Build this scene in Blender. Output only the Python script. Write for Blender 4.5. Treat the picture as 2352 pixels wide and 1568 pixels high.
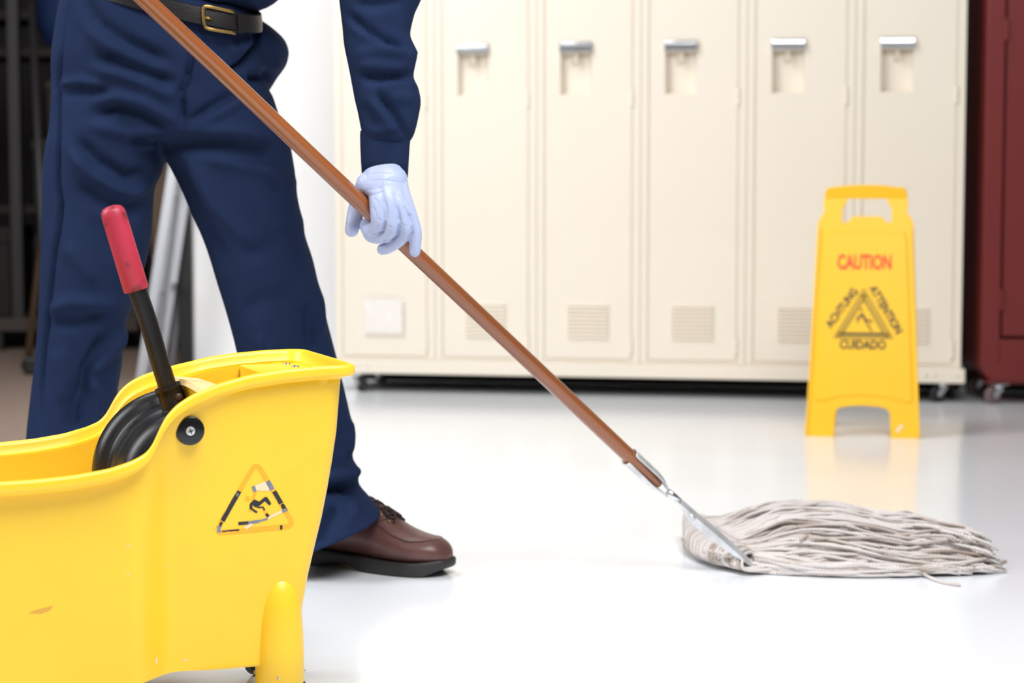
import bpy, bmesh, math, random
import numpy as np
from mathutils import Vector, Matrix, noise
from mathutils.bvhtree import BVHTree
random.seed(7); rng = np.random.default_rng(7)
for o in list(bpy.data.objects): bpy.data.objects.remove(o)
scene = bpy.context.scene
C = scene.collection
PI = math.pi

# ------------------------------------------------------------ camera
F = 4500.0; CH = 0.618; AL = math.atan((784 - 430) / F)
CA, SA = math.cos(AL), math.sin(AL)
cam_d = bpy.data.cameras.new('camera'); cam = bpy.data.objects.new('camera', cam_d); C.objects.link(cam)
cam.location = (0, 0, CH); cam.rotation_euler = (PI / 2 - AL, 0, 0)
cam_d.sensor_width = 36; cam_d.lens = F / 2352 * 36; cam_d.clip_start = .05
cam_d.dof.use_dof = True; cam_d.dof.focus_distance = 2.52; cam_d.dof.aperture_fstop = 5.2
scene.camera = cam

# ------------------------------------------------------------ light
world = bpy.data.worlds.new('world'); scene.world = world; world.use_nodes = True
world.node_tree.nodes['Background'].inputs[0].default_value = (.93, .965, 1.0, 1)
world.node_tree.nodes['Background'].inputs[1].default_value = .17
def area(name, loc, target, sx, sy, power, col=(1, 1, 1)):
    l = bpy.data.lights.new(name, 'AREA'); l.shape = 'RECTANGLE'; l.size = sx; l.size_y = sy; l.energy = power; l.color = col
    o = bpy.data.objects.new(name, l); C.objects.link(o); o.location = loc
    o.rotation_euler = (Vector(target) - Vector(loc)).to_track_quat('-Z', 'Y').to_euler()
    return o
area('ceiling_light_near', (.6, 1.1, 2.8), (.25, 1.6, .2), 1.8, 1.8, 160, (1, .995, .99))
area('ceiling_light_far', (-1.25, 4.5, 2.8), (-1.0, 5.6, .5), 1.4, 1.4, 84, (1, .99, .98))
area('left_soft_light', (-2.4, 2.3, 1.9), (-.3, 3.3, .7), 1.2, 1.8, 74, (.97, .985, 1))  # unseen soft area light on the left, added to rake the folds
vs = scene.view_settings
vs.view_transform = 'Standard'; vs.look = 'None'; vs.gamma = 1; vs.use_curve_mapping = False; vs.exposure = -0.32

# ------------------------------------------------------------ placing helpers
def ray(px, py):
    u = (px - 1176) / F; v = (784 - py) / F
    return np.array([u, CA + v * SA, -SA + v * CA])
def at(px, py, Y):                       # the point of depth Y seen at a photo position
    d = ray(px, py); return np.array([0, 0, CH]) + d * (Y / d[1])
def on_floor(px, py, z=0.0):
    d = ray(px, py); return np.array([0, 0, CH]) + d * ((z - CH) / d[2])
def proj(p):
    p = np.asarray(p, float) - np.array([0, 0, CH])
    y = p[:, 1] * CA - p[:, 2] * SA; z = p[:, 1] * SA + p[:, 2] * CA
    return np.stack([1176 + F * p[:, 0] / y, 784 - F * z / y], -1)

# ------------------------------------------------------------ materials
def srgb(r, g, b):
    f = lambda c: (c / 255 / 12.92) if c <= 10 else ((c / 255 + .055) / 1.055) ** 2.4
    return (f(r), f(g), f(b), 1)
MATS = {}
def mat(name, col, rough=.5, metal=0, spec=.5, var=0, vscale=8, bump=0, bscale=200, col2=None, c2scale=5, c2lo=.55, c2hi=.65, coat=0, sheen=0, stretch=None, sss=0, detail=3):
    if name in MATS: return MATS[name]
    m = bpy.data.materials.new(name); m.use_nodes = True; MATS[name] = m
    nt = m.node_tree; b = nt.nodes['Principled BSDF']
    b.inputs['Roughness'].default_value = rough; b.inputs['Metallic'].default_value = metal
    b.inputs['Specular IOR Level'].default_value = spec
    b.inputs['Coat Weight'].default_value = coat; b.inputs['Coat Roughness'].default_value = .1
    b.inputs['Sheen Weight'].default_value = sheen
    if sss:
        b.inputs['Subsurface Weight'].default_value = sss; b.inputs['Subsurface Radius'].default_value = (.006, .004, .002); b.inputs['Subsurface Scale'].default_value = 1
    c = col if len(col) == 4 else (*col, 1)
    tc = nt.nodes.new('ShaderNodeTexCoord'); src = tc.outputs['Object']
    if stretch:
        mp = nt.nodes.new('ShaderNodeMapping'); mp.inputs['Scale'].default_value = stretch
        nt.links.new(src, mp.inputs[0]); src = mp.outputs[0]
    outc = None
    if var:
        n = nt.nodes.new('ShaderNodeTexNoise'); n.inputs['Scale'].default_value = vscale; n.inputs['Detail'].default_value = detail
        nt.links.new(src, n.inputs['Vector'])
        r = nt.nodes.new('ShaderNodeMapRange'); r.inputs[1].default_value = .3; r.inputs[2].default_value = .7
        r.inputs[3].default_value = 1 - var; r.inputs[4].default_value = 1 + var
        nt.links.new(n.outputs[0], r.inputs[0])
        mx = nt.nodes.new('ShaderNodeVectorMath'); mx.operation = 'SCALE'; mx.inputs[0].default_value = c[:3]
        nt.links.new(r.outputs[0], mx.inputs['Scale']); outc = mx.outputs[0]
    if col2:
        n2 = nt.nodes.new('ShaderNodeTexNoise'); n2.inputs['Scale'].default_value = c2scale; n2.inputs['Detail'].default_value = 6
        nt.links.new(src, n2.inputs['Vector'])
        r2 = nt.nodes.new('ShaderNodeMapRange'); r2.inputs[1].default_value = c2lo; r2.inputs[2].default_value = c2hi
        nt.links.new(n2.outputs[0], r2.inputs[0])
        m2 = nt.nodes.new('ShaderNodeMix'); m2.data_type = 'RGBA'; m2.inputs['A'].default_value = c; m2.inputs['B'].default_value = col2
        nt.links.new(r2.outputs[0], m2.inputs['Factor'])
        if outc is not None: nt.links.new(outc, m2.inputs['A'])
        outc = m2.outputs['Result']
    if outc is None: b.inputs['Base Color'].default_value = c
    else: nt.links.new(outc, b.inputs['Base Color'])
    if bump:
        nb = nt.nodes.new('ShaderNodeTexNoise'); nb.inputs['Scale'].default_value = bscale; nb.inputs['Detail'].default_value = 3
        nt.links.new(src, nb.inputs['Vector'])
        bp = nt.nodes.new('ShaderNodeBump'); bp.inputs['Strength'].default_value = bump; bp.inputs['Distance'].default_value = .002
        nt.links.new(nb.outputs[0], bp.inputs['Height']); nt.links.new(bp.outputs[0], b.inputs['Normal'])
    return m

M_floor = mat('polished_floor', (.87, .90, .94), .17, var=.02, vscale=3, bump=.015, bscale=6)
M_shadefloor = mat('floor_painted_shade', srgb(148, 128, 116), .6, var=.08, vscale=20)  # brown puts shade and the dark room's reflection into the floor colour
M_wall = mat('white_wall', (.96, .96, .96), .6, var=.01)
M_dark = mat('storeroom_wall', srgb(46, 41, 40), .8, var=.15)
M_black = mat('black_paint', srgb(26, 25, 25), .45, var=.2, vscale=14)
M_cream = mat('cream_enamel', srgb(236, 226, 210), .38, var=.012, vscale=3, coat=.15)
M_gap = mat('cream_enamel_inner', srgb(222, 210, 186), .6)
M_red = mat('maroon_enamel', srgb(114, 32, 30), .4, var=.05, vscale=3, coat=.1)
M_steel = mat('chrome', (.72, .73, .76), .22, 1)
M_zinc = mat('zinc_plate', (.72, .725, .74), .38, .55, var=.15, vscale=40)
M_rubber = mat('black_rubber', srgb(26, 26, 28), .5)
M_yellow = mat('yellow_plastic', srgb(255, 208, 50), .33, var=.02, vscale=10, sss=.08, col2=srgb(253, 200, 48), c2scale=7, c2lo=.6, c2hi=.85)
M_signy = mat('sign_plastic', srgb(252, 196, 18), .4, var=.015, vscale=10, sss=.05)
M_worn = mat('worn_yellow_plastic', srgb(246, 212, 150), .6, var=.05, vscale=60)
M_navy = mat('navy_twill', srgb(32, 45, 75), .9, spec=.08, var=.05, vscale=30, bump=.25, bscale=900)
M_belt = mat('belt_leather', srgb(27, 24, 25), .42, bump=.2, bscale=300)
M_brass = mat('antique_brass', srgb(165, 135, 80), .38, 1, var=.15, vscale=60)
M_glove = mat('nitrile_glove', srgb(182, 194, 230), .42, spec=.4, bump=.12, bscale=120, sss=.15)
M_shoe = mat('brown_leather', srgb(98, 66, 62), .36, var=.12, vscale=35, bump=.12, bscale=220)
M_sole = mat('shoe_sole', srgb(44, 42, 42), .55)
M_lace = mat('shoe_lace', srgb(40, 27, 24), .8)
M_grip = mat('red_grip', srgb(186, 50, 72), .45, var=.08, vscale=30, col2=srgb(92, 28, 40), c2scale=48, c2lo=.54, c2hi=.70, bump=.05, bscale=150)
M_blk = mat('black_moulding', srgb(22, 22, 25), .36, var=.25, vscale=50, col2=srgb(52, 50, 50), c2scale=30, c2lo=.58, c2hi=.85, bump=.05, bscale=300)
M_alu = mat('aluminium', (.50, .51, .54), .45, 1)
M_skin = mat('skin', srgb(200, 150, 125), .5, sss=.1)
M_hair = mat('hair', srgb(50, 40, 34), .6)
M_ink = mat('black_ink', srgb(38, 38, 42), .5, col2=srgb(58, 54, 50), c2scale=60)
M_redink = mat('red_ink', srgb(238, 62, 28), .5)
M_fade = mat('faded_ink', srgb(250, 180, 34), .4)
M_greyink = mat('scraped_ink', srgb(122, 132, 150), .6, var=.25, vscale=200)
M_pinkink = mat('scuffed_plastic', srgb(250, 220, 180), .6, var=.05, vscale=100)
M_olive = mat('ochre_print', srgb(200, 160, 40), .5)
# wood with long grain
def wood_mat():
    m = mat('varnished_wood', srgb(152, 88, 46), .24, var=.22, vscale=30, stretch=(1, 1, .04), coat=.7, col2=srgb(138, 74, 36), c2scale=45, c2lo=.45, c2hi=.75)
    return m
M_wood = wood_mat()
# twisted cotton yarn, driven by UVs (around, along)
def yarn_mat():
    m = bpy.data.materials.new('cotton_yarn'); m.use_nodes = True; nt = m.node_tree; b = nt.nodes['Principled BSDF']
    b.inputs['Roughness'].default_value = .9; b.inputs['Specular IOR Level'].default_value = .15
    uv = nt.nodes.new('ShaderNodeTexCoord'); sep = nt.nodes.new('ShaderNodeSeparateXYZ'); nt.links.new(uv.outputs['UV'], sep.inputs[0])
    ma = nt.nodes.new('ShaderNodeMath'); ma.operation = 'MULTIPLY_ADD'; nt.links.new(sep.outputs[1], ma.inputs[0]); ma.inputs[1].default_value = 110; nt.links.new(sep.outputs[0], ma.inputs[2])
    mb = nt.nodes.new('ShaderNodeMath'); mb.operation = 'MULTIPLY'; mb.inputs[1].default_value = 2 * PI * 2; nt.links.new(ma.outputs[0], mb.inputs[0])
    sn = nt.nodes.new('ShaderNodeMath'); sn.operation = 'SINE'; nt.links.new(mb.outputs[0], sn.inputs[0])
    bp = nt.nodes.new('ShaderNodeBump'); bp.inputs['Strength'].default_value = .6; bp.inputs['Distance'].default_value = .0012
    nt.links.new(sn.outputs[0], bp.inputs['Height']); nt.links.new(bp.outputs[0], b.inputs['Normal'])
    oi = nt.nodes.new('ShaderNodeObjectInfo')
    n = nt.nodes.new('ShaderNodeTexNoise'); n.inputs['Scale'].default_value = 14; nt.links.new(uv.outputs['Object'], n.inputs['Vector'])
    ad = nt.nodes.new('ShaderNodeMath'); nt.links.new(oi.outputs['Random'], ad.inputs[0]); nt.links.new(n.outputs[0], ad.inputs[1])
    cr = nt.nodes.new('ShaderNodeValToRGB'); e = cr.color_ramp.elements
    e[0].position = .3; e[0].color = srgb(172, 156, 144); e[1].position = 1.2; e[1].color = srgb(234, 227, 224)
    e2 = cr.color_ramp.elements.new(.7); e2.color = srgb(212, 201, 194)
    nt.links.new(ad.outputs[0], cr.inputs[0]); nt.links.new(cr.outputs[0], b.inputs['Base Color'])
    return m
M_yarn = yarn_mat()

# ------------------------------------------------------------ object helpers
ROOT = {}
def empty(name, loc=(0, 0, 0), rz=0.0, label=None, cat=None, group=None):
    o = bpy.data.objects.new(name, None); C.objects.link(o); o.location = loc; o.rotation_euler = (0, 0, rz); o.empty_display_size = .05
    ROOT[o.name] = Matrix.Translation(Vector(loc)) @ Matrix.Rotation(rz, 4, 'Z')
    if label: tag(o, label, cat, group)
    return o
def tag(o, label=None, cat=None, group=None, kind=None):
    if label: o['label'] = label
    if cat: o['category'] = cat
    if group: o['group'] = group
    if kind: o['kind'] = kind
    return o
def link(name, me, m, parent=None, world=False):
    o = bpy.data.objects.new(name, me); C.objects.link(o)
    if m is not None and len(me.materials) == 0: me.materials.append(m)
    if parent is not None:
        o.parent = parent; R = ROOT.get(parent.name, Matrix.Identity(4)); ROOT[o.name] = R
        if world: me.transform(R.inverted())
    return o
def mesh(verts, faces, smooth=True, sharp=None):
    me = bpy.data.meshes.new('m'); me.from_pydata([tuple(map(float, v)) for v in verts], [], faces); me.update()
    if smooth:
        me.polygons.foreach_set('use_smooth', [True] * len(me.polygons))
        if sharp: me.set_sharp_from_angle(angle=math.radians(sharp))
    return me
def recalc(me):
    bm = bmesh.new(); bm.from_mesh(me); bmesh.ops.recalc_face_normals(bm, faces=bm.faces); bm.to_mesh(me); bm.free(); return me
def obj(name, verts, faces, m, parent=None, world=False, smooth=True, sharp=None, fix=True, bevel=0, seg=2):
    me = mesh(verts, faces, smooth)
    if fix: recalc(me)
    if sharp: me.set_sharp_from_angle(angle=math.radians(sharp))
    o = link(name, me, m, parent, world)
    if bevel:
        b = o.modifiers.new('bevel', 'BEVEL'); b.width = bevel; b.segments = seg; b.limit_method = 'ANGLE'; b.angle_limit = math.radians(40)
    return o
class B:                                   # collects verts/faces
    def __init__(s): s.v = []; s.f = []
    def add(s, v, f):
        n = len(s.v); s.v += [tuple(x) for x in v]; s.f += [tuple(i + n for i in q) for q in f]; return s
    def box(s, x0, x1, y0, y1, z0, z1):
        return s.add([(x, y, z) for z in (z0, z1) for y in (y0, y1) for x in (x0, x1)],
                     [(0, 2, 3, 1), (4, 5, 7, 6), (0, 1, 5, 4), (2, 6, 7, 3), (0, 4, 6, 2), (1, 3, 7, 5)])
    def tube(s, path, r, n=12, cap=True, sx=1.0):
        v, f = tube(path, r, n, cap); return s.add(v, f)
    def build(s, name, m, parent=None, **k): return obj(name, s.v, s.f, m, parent, **k)
def tube(path, r, n=12, cap=True):
    P = np.array(path, float); k = len(P); r = np.broadcast_to(np.array(r, float), (k,))
    T = np.gradient(P, axis=0); T /= np.linalg.norm(T, axis=1)[:, None] + 1e-12
    up = np.array([0, 0, 1.0]) if abs(T[0][2]) < .9 else np.array([0, 1.0, 0])
    X = np.cross(up, T[0]); X /= np.linalg.norm(X); v = []
    for i in range(k):
        X = X - T[i] * (X @ T[i]); X /= np.linalg.norm(X); Y = np.cross(T[i], X)
        for j in range(n):
            a = 2 * PI * j / n; v.append(P[i] + r[i] * (math.cos(a) * X + math.sin(a) * Y))
    f = [(i * n + j, i * n + (j + 1) % n, (i + 1) * n + (j + 1) % n, (i + 1) * n + j) for i in range(k - 1) for j in range(n)]
    if cap: f += [tuple(range(n - 1, -1, -1)), tuple(range((k - 1) * n, k * n))]
    return v, f
def rounded_tube_path(p0, p1, r, cap0=True, cap1=True, nseg=10):   # straight capsule: path and radii
    p0, p1 = np.array(p0, float), np.array(p1, float); L = np.linalg.norm(p1 - p0); d = (p1 - p0) / L
    ts, rs = [], []
    if cap0:
        for a in np.linspace(.08, 1, 5): ts.append(r * (1 - math.cos(a * PI / 2))); rs.append(r * math.sin(a * PI / 2))
    else: ts.append(0); rs.append(r)
    e = L - r if cap1 else L
    for t in np.linspace(ts[-1], e, nseg)[1:]: ts.append(t); rs.append(r)
    if cap1:
        for a in np.linspace(1, .08, 5)[1:]: ts.append(L - r * (1 - math.cos(a * PI / 2))); rs.append(r * math.sin(a * PI / 2))
    return [p0 + d * t for t in ts], rs
def loft(rings, cap=True):
    n = len(rings[0]); v = [p for r in rings for p in r]
    f = [(i * n + j, i * n + (j + 1) % n, (i + 1) * n + (j + 1) % n, (i + 1) * n + j) for i in range(len(rings) - 1) for j in range(n)]
    if cap: f += [tuple(range(n - 1, -1, -1)), tuple(range((len(rings) - 1) * n, len(rings) * n))]
    return v, f
def lathe(prof, n=32, axis='z', cap=True):       # prof: (h, r)
    v = []
    for h, r in prof:
        for j in range(n):
            a = 2 * PI * j / n; c, s_ = r * math.cos(a), r * math.sin(a)
            v.append({'z': (c, s_, h), 'y': (c, h, s_), 'x': (h, c, s_)}[axis])
    k = len(prof)
    f = [(i * n + j, i * n + (j + 1) % n, (i + 1) * n + (j + 1) % n, (i + 1) * n + j) for i in range(k - 1) for j in range(n)]
    if cap: f += [tuple(range(n - 1, -1, -1)), tuple(range((k - 1) * n, k * n))]
    return v, f
def prism(pts, d0, d1, plane='xz'):              # flat outline with thickness along y
    n = len(pts); v = [(x, d0, z) for x, z in pts] + [(x, d1, z) for x, z in pts]
    f = [tuple(range(n)), tuple(range(2 * n - 1, n - 1, -1))] + [(i, (i + 1) % n, n + (i + 1) % n, n + i) for i in range(n)]
    return v, f
def voxel(b, size, smooth_it=4, fac=.5):         # union of overlapping closed shapes into one skin
    me = mesh(b.v, b.f); recalc_islands(me)
    o = bpy.data.objects.new('tmp', me); C.objects.link(o)
    r = o.modifiers.new('r', 'REMESH'); r.mode = 'VOXEL'; r.voxel_size = size
    if smooth_it:
        s = o.modifiers.new('s', 'SMOOTH'); s.factor = fac; s.iterations = smooth_it
    dg = bpy.context.evaluated_depsgraph_get(); out = bpy.data.meshes.new_from_object(o.evaluated_get(dg))
    bpy.data.objects.remove(o); out.materials.clear()
    out.polygons.foreach_set('use_smooth', [True] * len(out.polygons)); out.update()
    return out
def recalc_islands(me): recalc(me)
def vco(me):
    a = np.empty(len(me.vertices) * 3); me.vertices.foreach_get('co', a); return a.reshape(-1, 3)
def vno(me):
    a = np.empty(len(me.vertices) * 3); me.vertex_normals.foreach_get('vector', a); return a.reshape(-1, 3)
def setco(me, a): me.vertices.foreach_set('co', np.ascontiguousarray(a, dtype=np.float32).ravel()); me.update()
def folds(me, strokes, gain=1.0, wide=1.0):
    # cloth folds: each stroke is a ridge or groove running over the side of the garment it was seen on
    co = vco(me); no = vno(me); px = proj(co); disp = np.zeros(len(co))
    view = np.array([0, 0, CH]) - co; view /= np.linalg.norm(view, axis=1)[:, None]
    face = np.clip((no * view).sum(1) * 2.2 + .25, 0, 1)
    for pts, w, amp in strokes:
        w = w * wide if w >= 7 else w
        P = np.array(pts, float); seg = np.linalg.norm(np.diff(P, axis=0), axis=1); tot = seg.sum(); acc = 0
        best = np.full(len(co), 1e9); par = np.zeros(len(co))
        for i in range(len(P) - 1):
            d = P[i + 1] - P[i]; t = np.clip(((px - P[i]) @ d) / (d @ d), 0, 1)
            q = px - (P[i] + t[:, None] * d); dd = np.hypot(q[:, 0], q[:, 1]); s = dd < best
            best[s] = dd[s]; par[s] = (acc + t[s] * seg[i]) / tot; acc += seg[i]
        tap = np.clip(np.minimum(par, 1 - par) * 5 + .15, 0, 1)
        disp += amp * gain * .001 * np.exp(-(best / w) ** 2) * tap * face
    setco(me, co + no * disp[:, None])
def curve(pts, n):                                # Catmull-Rom through points
    P = np.array(pts, float); P = np.vstack([2 * P[0] - P[1], P, 2 * P[-1] - P[-2]]); k = len(P) - 3; out = []
    for s in np.linspace(0, k - 1e-6, n):
        i = int(s); t = s - i; a, b, c, d = P[i:i + 4]
        out.append(.5 * (2 * b + (c - a) * t + (2 * a - 5 * b + 4 * c - d) * t * t + (3 * b - a - 3 * c + d) * t ** 3))
    return np.array(out)
def copy_tree(o, parent=None):
    c = o.copy(); C.objects.link(c); c.parent = parent
    for ch in list(o.children): copy_tree(ch, c)
    return c
def text_mesh(s, size, sx=1.0, bold=0.0, ext=.0004):
    cu = bpy.data.curves.new('t', 'FONT'); cu.body = s; cu.size = size; cu.extrude = ext; cu.offset = bold; cu.align_x = 'CENTER'; cu.align_y = 'CENTER'; cu.resolution_u = 3
    o = bpy.data.objects.new('t', cu); C.objects.link(o)
    me = bpy.data.meshes.new_from_object(o.evaluated_get(bpy.context.evaluated_depsgraph_get())); bpy.data.objects.remove(o)
    me.transform(Matrix.Scale(sx, 4, (1, 0, 0))); me.materials.clear(); return me

# ============================================================ setting
XW = -1.05                                        # end of the white wall, storeroom opening left of it
b = B().box(XW + .03, 4.5, -3, 6.45, -.05, 0); tag(b.build('floor', M_floor, smooth=False), kind='structure')
b = B().box(-4.5, XW + .03, -3, 9.0, -.05, -.0005); tag(b.build('floor_shaded', M_shadefloor, smooth=False), kind='structure')  # left part of the floor, its shade painted in as a browner piece
b = B().box(XW, 4.5, 6.45, 6.6, -.05, 3.2); tag(b.build('wall_back', M_wall, smooth=False), kind='structure')
b = B().box(XW - .045, XW - .001, 6.42, 6.62, 0, 2.3); tag(b.build('trim_1', M_black, smooth=False, bevel=.004), kind='structure')
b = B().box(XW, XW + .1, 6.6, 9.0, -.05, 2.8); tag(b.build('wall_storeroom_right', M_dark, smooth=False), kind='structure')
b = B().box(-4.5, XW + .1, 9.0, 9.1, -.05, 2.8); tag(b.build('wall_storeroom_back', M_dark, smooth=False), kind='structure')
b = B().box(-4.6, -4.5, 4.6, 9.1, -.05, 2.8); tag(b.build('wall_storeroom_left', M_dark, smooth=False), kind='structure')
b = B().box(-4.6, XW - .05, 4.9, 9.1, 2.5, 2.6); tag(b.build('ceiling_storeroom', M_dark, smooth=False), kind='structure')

b = B().box(-.45, 4.5, 6.43, 6.45, 0, .14); tag(b.build('shade_strip_back', mat('under_shade_brown', srgb(48, 40, 36), .6), smooth=False, bevel=.003), kind='structure')  # dark strip added so the floor below the lockers mirrors shade

# ============================================================ casters (shared)
def make_caster(parent, x, y, h=.058, r=.024, swivel=0.0, wheelmat=None):
    cs, sn = math.cos(swivel), math.sin(swivel)
    def tr(v): return [(x + p[0] * cs - p[1] * sn, y + p[0] * sn + p[1] * cs, p[2]) for p in v]
    k = B(); k.box(-.022, .022, -.022, .022, h - .004, h)
    v, f = lathe([(h - .016, .014), (h - .004, .016)], 16); k.add(v, f)
    for s in (-1, 1):
        v, f = prism([(-.012, h - .012), (.012, h - .012), (-.012, r - .006), (-.024, r - .006), (-.026, r + .004)], s * .013 - .0015, s * .013 + .0015); k.add(v, f)
    k.add(*tube([(-.018, -.016, r), (-.018, .016, r)], .004, 10))
    fork = obj('caster_fork', tr(k.v), k.f, M_steel, parent, sharp=35)
    v, f = lathe([(-.009, .004), (-.009, r - .004), (-.006, r), (.006, r), (.009, r - .004), (.009, .004)], 24, 'y')
    obj('caster_wheel', tr([(p[0] - .018, p[1], p[2] + r) for p in v]), f, wheelmat or M_rubber, fork, sharp=35)
    return fork

# ============================================================ cream lockers
LYAW = math.radians(-10.2); LW = .308
L0 = at(1000, 870, 5.86)                          # seam between first and second locker
e1 = np.array([math.cos(LYAW), math.sin(LYAW), 0])
def lk(i): p = np.array([L0[0], L0[1], 0]) + e1 * LW * i; return (p[0], p[1], 0)
def make_locker():
    t = empty('metal_locker', (0, 0, 0))
    k = B().box(0, LW, .050, .33, .10, 1.90)
    fw = .0215
    k.box(0.0006, fw, 0, .05, .10, 1.90); k.box(LW - fw, LW - .0006, 0, .05, .10, 1.90)
    k.box(fw, LW - fw, 0, .05, .10, .107); k.box(fw, LW - fw, 0, .05, 1.86, 1.90)
    k.build('body', M_cream, t, smooth=False, bevel=.0012)
    k = B()
    for a_, b_ in ((fw, fw + .012), (LW - fw - .012, LW - fw)): k.box(a_, b_, .0065, .05, .107, 1.86)
    k.box(fw + .012, LW - fw - .012, .0065, .02, .107, .119); k.build('door_stop', M_cream, t, smooth=False)
    # door with a real pocket
    x0, x1, z0, z1 = fw + .006, LW - fw - .006, .113, 1.854
    hx0, hx1, hz0, hz1, dp = .070, .163, .888, 1.020, .030
    V = []; Fc = []
    xs = [x0, hx0, hx1, x1]; zs = [z0, hz0, hz1, z1]
    for z in zs:
        for x in xs: V.append((x, .001, z))
    for i in range(3):
        for j in range(3):
            if i == 1 and j == 1: continue
            Fc.append((i * 4 + j, i * 4 + j + 1, i * 4 + j + 5, i * 4 + j + 4))
    n = len(V); V += [(hx0 + .008, dp, hz0 + .008), (hx1 - .008, dp, hz0 + .008), (hx1 - .008, dp, hz1 - .004), (hx0 + .008, dp, hz1 - .004)]
    a = [5, 6, 10, 9]
    for q in range(4): Fc.append((a[q], a[(q + 1) % 4], n + (q + 1) % 4, n + q))
    Fc.append((n, n + 1, n + 2, n + 3))
    m = len(V); V += [(x0, .02, z0), (x1, .02, z0), (x1, .02, z1), (x0, .02, z1)]
    c = [0, 3, 15, 12]
    for q in range(4): Fc.append((c[q], c[(q + 1) % 4], m + (q + 1) % 4, m + q))
    door = obj('door', V, Fc, M_cream, t, smooth=False)
    k = B(); v, f = loft([[(x, y, z) for y, z in ((-.001, 1.045), (-.012, 1.040), (-.015, 1.028), (-.013, 1.012), (-.001, 1.010))] for x in (hx0 - .001, hx1 + .001)]); k.add(v, f)
    h = obj('handle', k.v, k.f, M_steel, door, bevel=.002, sharp=30)
    k = B().box(.109, .123, .002, .024, .992, 1.012); v, f = lathe([(.002, .008), (.012, .008)], 14, 'y'); k.add([(p[0] + .116, p[1], p[2] + .99) for p in v], f)
    k.build('latch', M_gap, door, smooth=False, bevel=.001)
    sl = None
    for i in range(9):
        z = .175 + i * .0117
        if sl is None:
            v, f = loft([[(x, .001, .0), (x, -.0070, .0002), (x, -.0062, .0018), (x, .001, .0090)] for x in (.092, .214)]); sl = obj('louver_slat', [(p[0], p[1], p[2]) for p in v], f, M_cream, door, smooth=False); o = sl
        else: o = sl.copy(); C.objects.link(o); o.parent = door
        o.location.z = z
    hg = None
    for z in (.155, .880, 1.60):
        if hg is None:
            k = B(); k.add(*tube([(x1 + .003, -.001, -.024), (x1 + .003, -.001, -.001)], .0042, 10)); k.add(*tube([(x1 + .003, -.001, .001), (x1 + .003, -.001, .024)], .0042, 10)); hg = k.build('hinge', M_cream, door, sharp=40); o = hg
        else: o = hg.copy(); C.objects.link(o); o.parent = door
        o.location.z = z
    return t
lab = ['leftmost cream metal locker, its pocket hidden behind the sleeve, white label on its vent',
       'cream metal locker whose vent is crossed by the wooden mop handle, second from left',
       'cream metal locker, third from the left in the row, beside the mop handle',
       'cream metal locker, fourth from the left, middle of the clear row',
       'cream metal locker just left of the yellow caution sign, fifth from left',
       'rightmost cream metal locker, behind the caution sign and next to the maroon locker']
locker = make_locker()
for i in range(6):
    t = locker if i == 0 else copy_tree(locker)
    t.location = lk(i - 1); t.rotation_euler = (0, 0, LYAW)
    tag(t, lab[i], 'locker', 'cream lockers in a row')
    if i == 0: first_locker = t
d0 = [c for c in first_locker.children if c.name.startswith('door')][0]
# scraped paper label over the first vent
k = B().box(.094, .208, -.0062, -.0054, .180, .284); k.build('paper_label', mat('label_paper', srgb(232, 226, 222), .6, col2=srgb(244, 240, 238), c2scale=25), d0, smooth=False)
base = empty('locker_dolly', lk(-1), LYAW, 'low cream rolling base under the row of cream lockers', 'dolly')
B().box(-.012, LW * 6 + .012, .335, .345, .004, .0575).build('shade_plate', MATS['under_shade_brown'], base, smooth=False); B().box(LW * 6 - .02, LW * 6 - .014, .09, .33, .004, .0575).build('shade_plate', MATS['under_shade_brown'], base, smooth=False); B().box(.01, LW * 6 - .01, .03, .33, .0555, .0578).build('underside_shade', M_black, base, smooth=False)  # dark plates and black underside added to deepen shade below the lockers
k = B().box(-.012, LW * 6 + .012, -.010, .345, .058, .0995); k.build('frame', M_cream, base, smooth=False, bevel=.004)
bo = None
for x in (LW * 6 - .075, LW * 6 - .10, LW * 6 - .012, .075, .10):
    if bo is None:
        v, f = lathe([(-.003, .004), (-.0025, .0055), (.002, .0055)], 12, 'y'); bo = obj('bolt', v, f, M_cream, base); o = bo
    else: o = bo.copy(); C.objects.link(o); o.parent = base
    o.location = (x, -.010, .083)
for x in (.06, LW * 6 - .05):
    for y in (.035, .29): make_caster(base, x, y, swivel=.6 if x > 1 else 2.4)

# ============================================================ maroon locker
RY = math.radians(-3); rp = at(2252, 880, 5.56)
red = empty('metal_locker', (rp[0], rp[1], 0), RY, 'dark maroon metal locker on casters at the right edge of the photo', 'locker')
W = .42
k = B(); v, f = prism([(.0, .105), (.03, .066), (W, .066), (W, 1.9), (0, 1.9)], .03, .36); k.add(v, f)
k.box(-.0, .052, -.002, .04, .11, 1.9); k.box(W - .05, W, -.002, .04, .11, 1.9); k.box(.052, W - .05, -.002, .04, 1.85, 1.9)
v, f = prism([(.0, .11), (.0, .105), (.032, .066), (W, .066), (W, .187), (.052, .187), (.052, .11)], -.002, .03); k.add(v, f)
k.build('body', M_red, red, smooth=False, bevel=.003)
k = B().box(.058, W - .055, .004, .022, .196, 1.845); k.box(.058, W - .055, .022, .03, .19, 1.85); dr = k.build('door', M_red, red, smooth=False, bevel=.003)
for z in (.30, 1.06, 1.6):
    B().tube([(.055, .0, z - .03), (.055, .0, z + .03)], .005, 10).build('hinge', M_red, dr, sharp=40)
k = B().box(W - .15, W - .08, -.014, .004, .98, 1.06); k.build('handle', M_steel, dr, smooth=False, bevel=.004)
B().box(.02, W - .02, .33, .34, .004, .058).build('shade_plate', M_black, red, smooth=False)  # dark plate added low at the back to keep the floor beneath in shade
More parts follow.
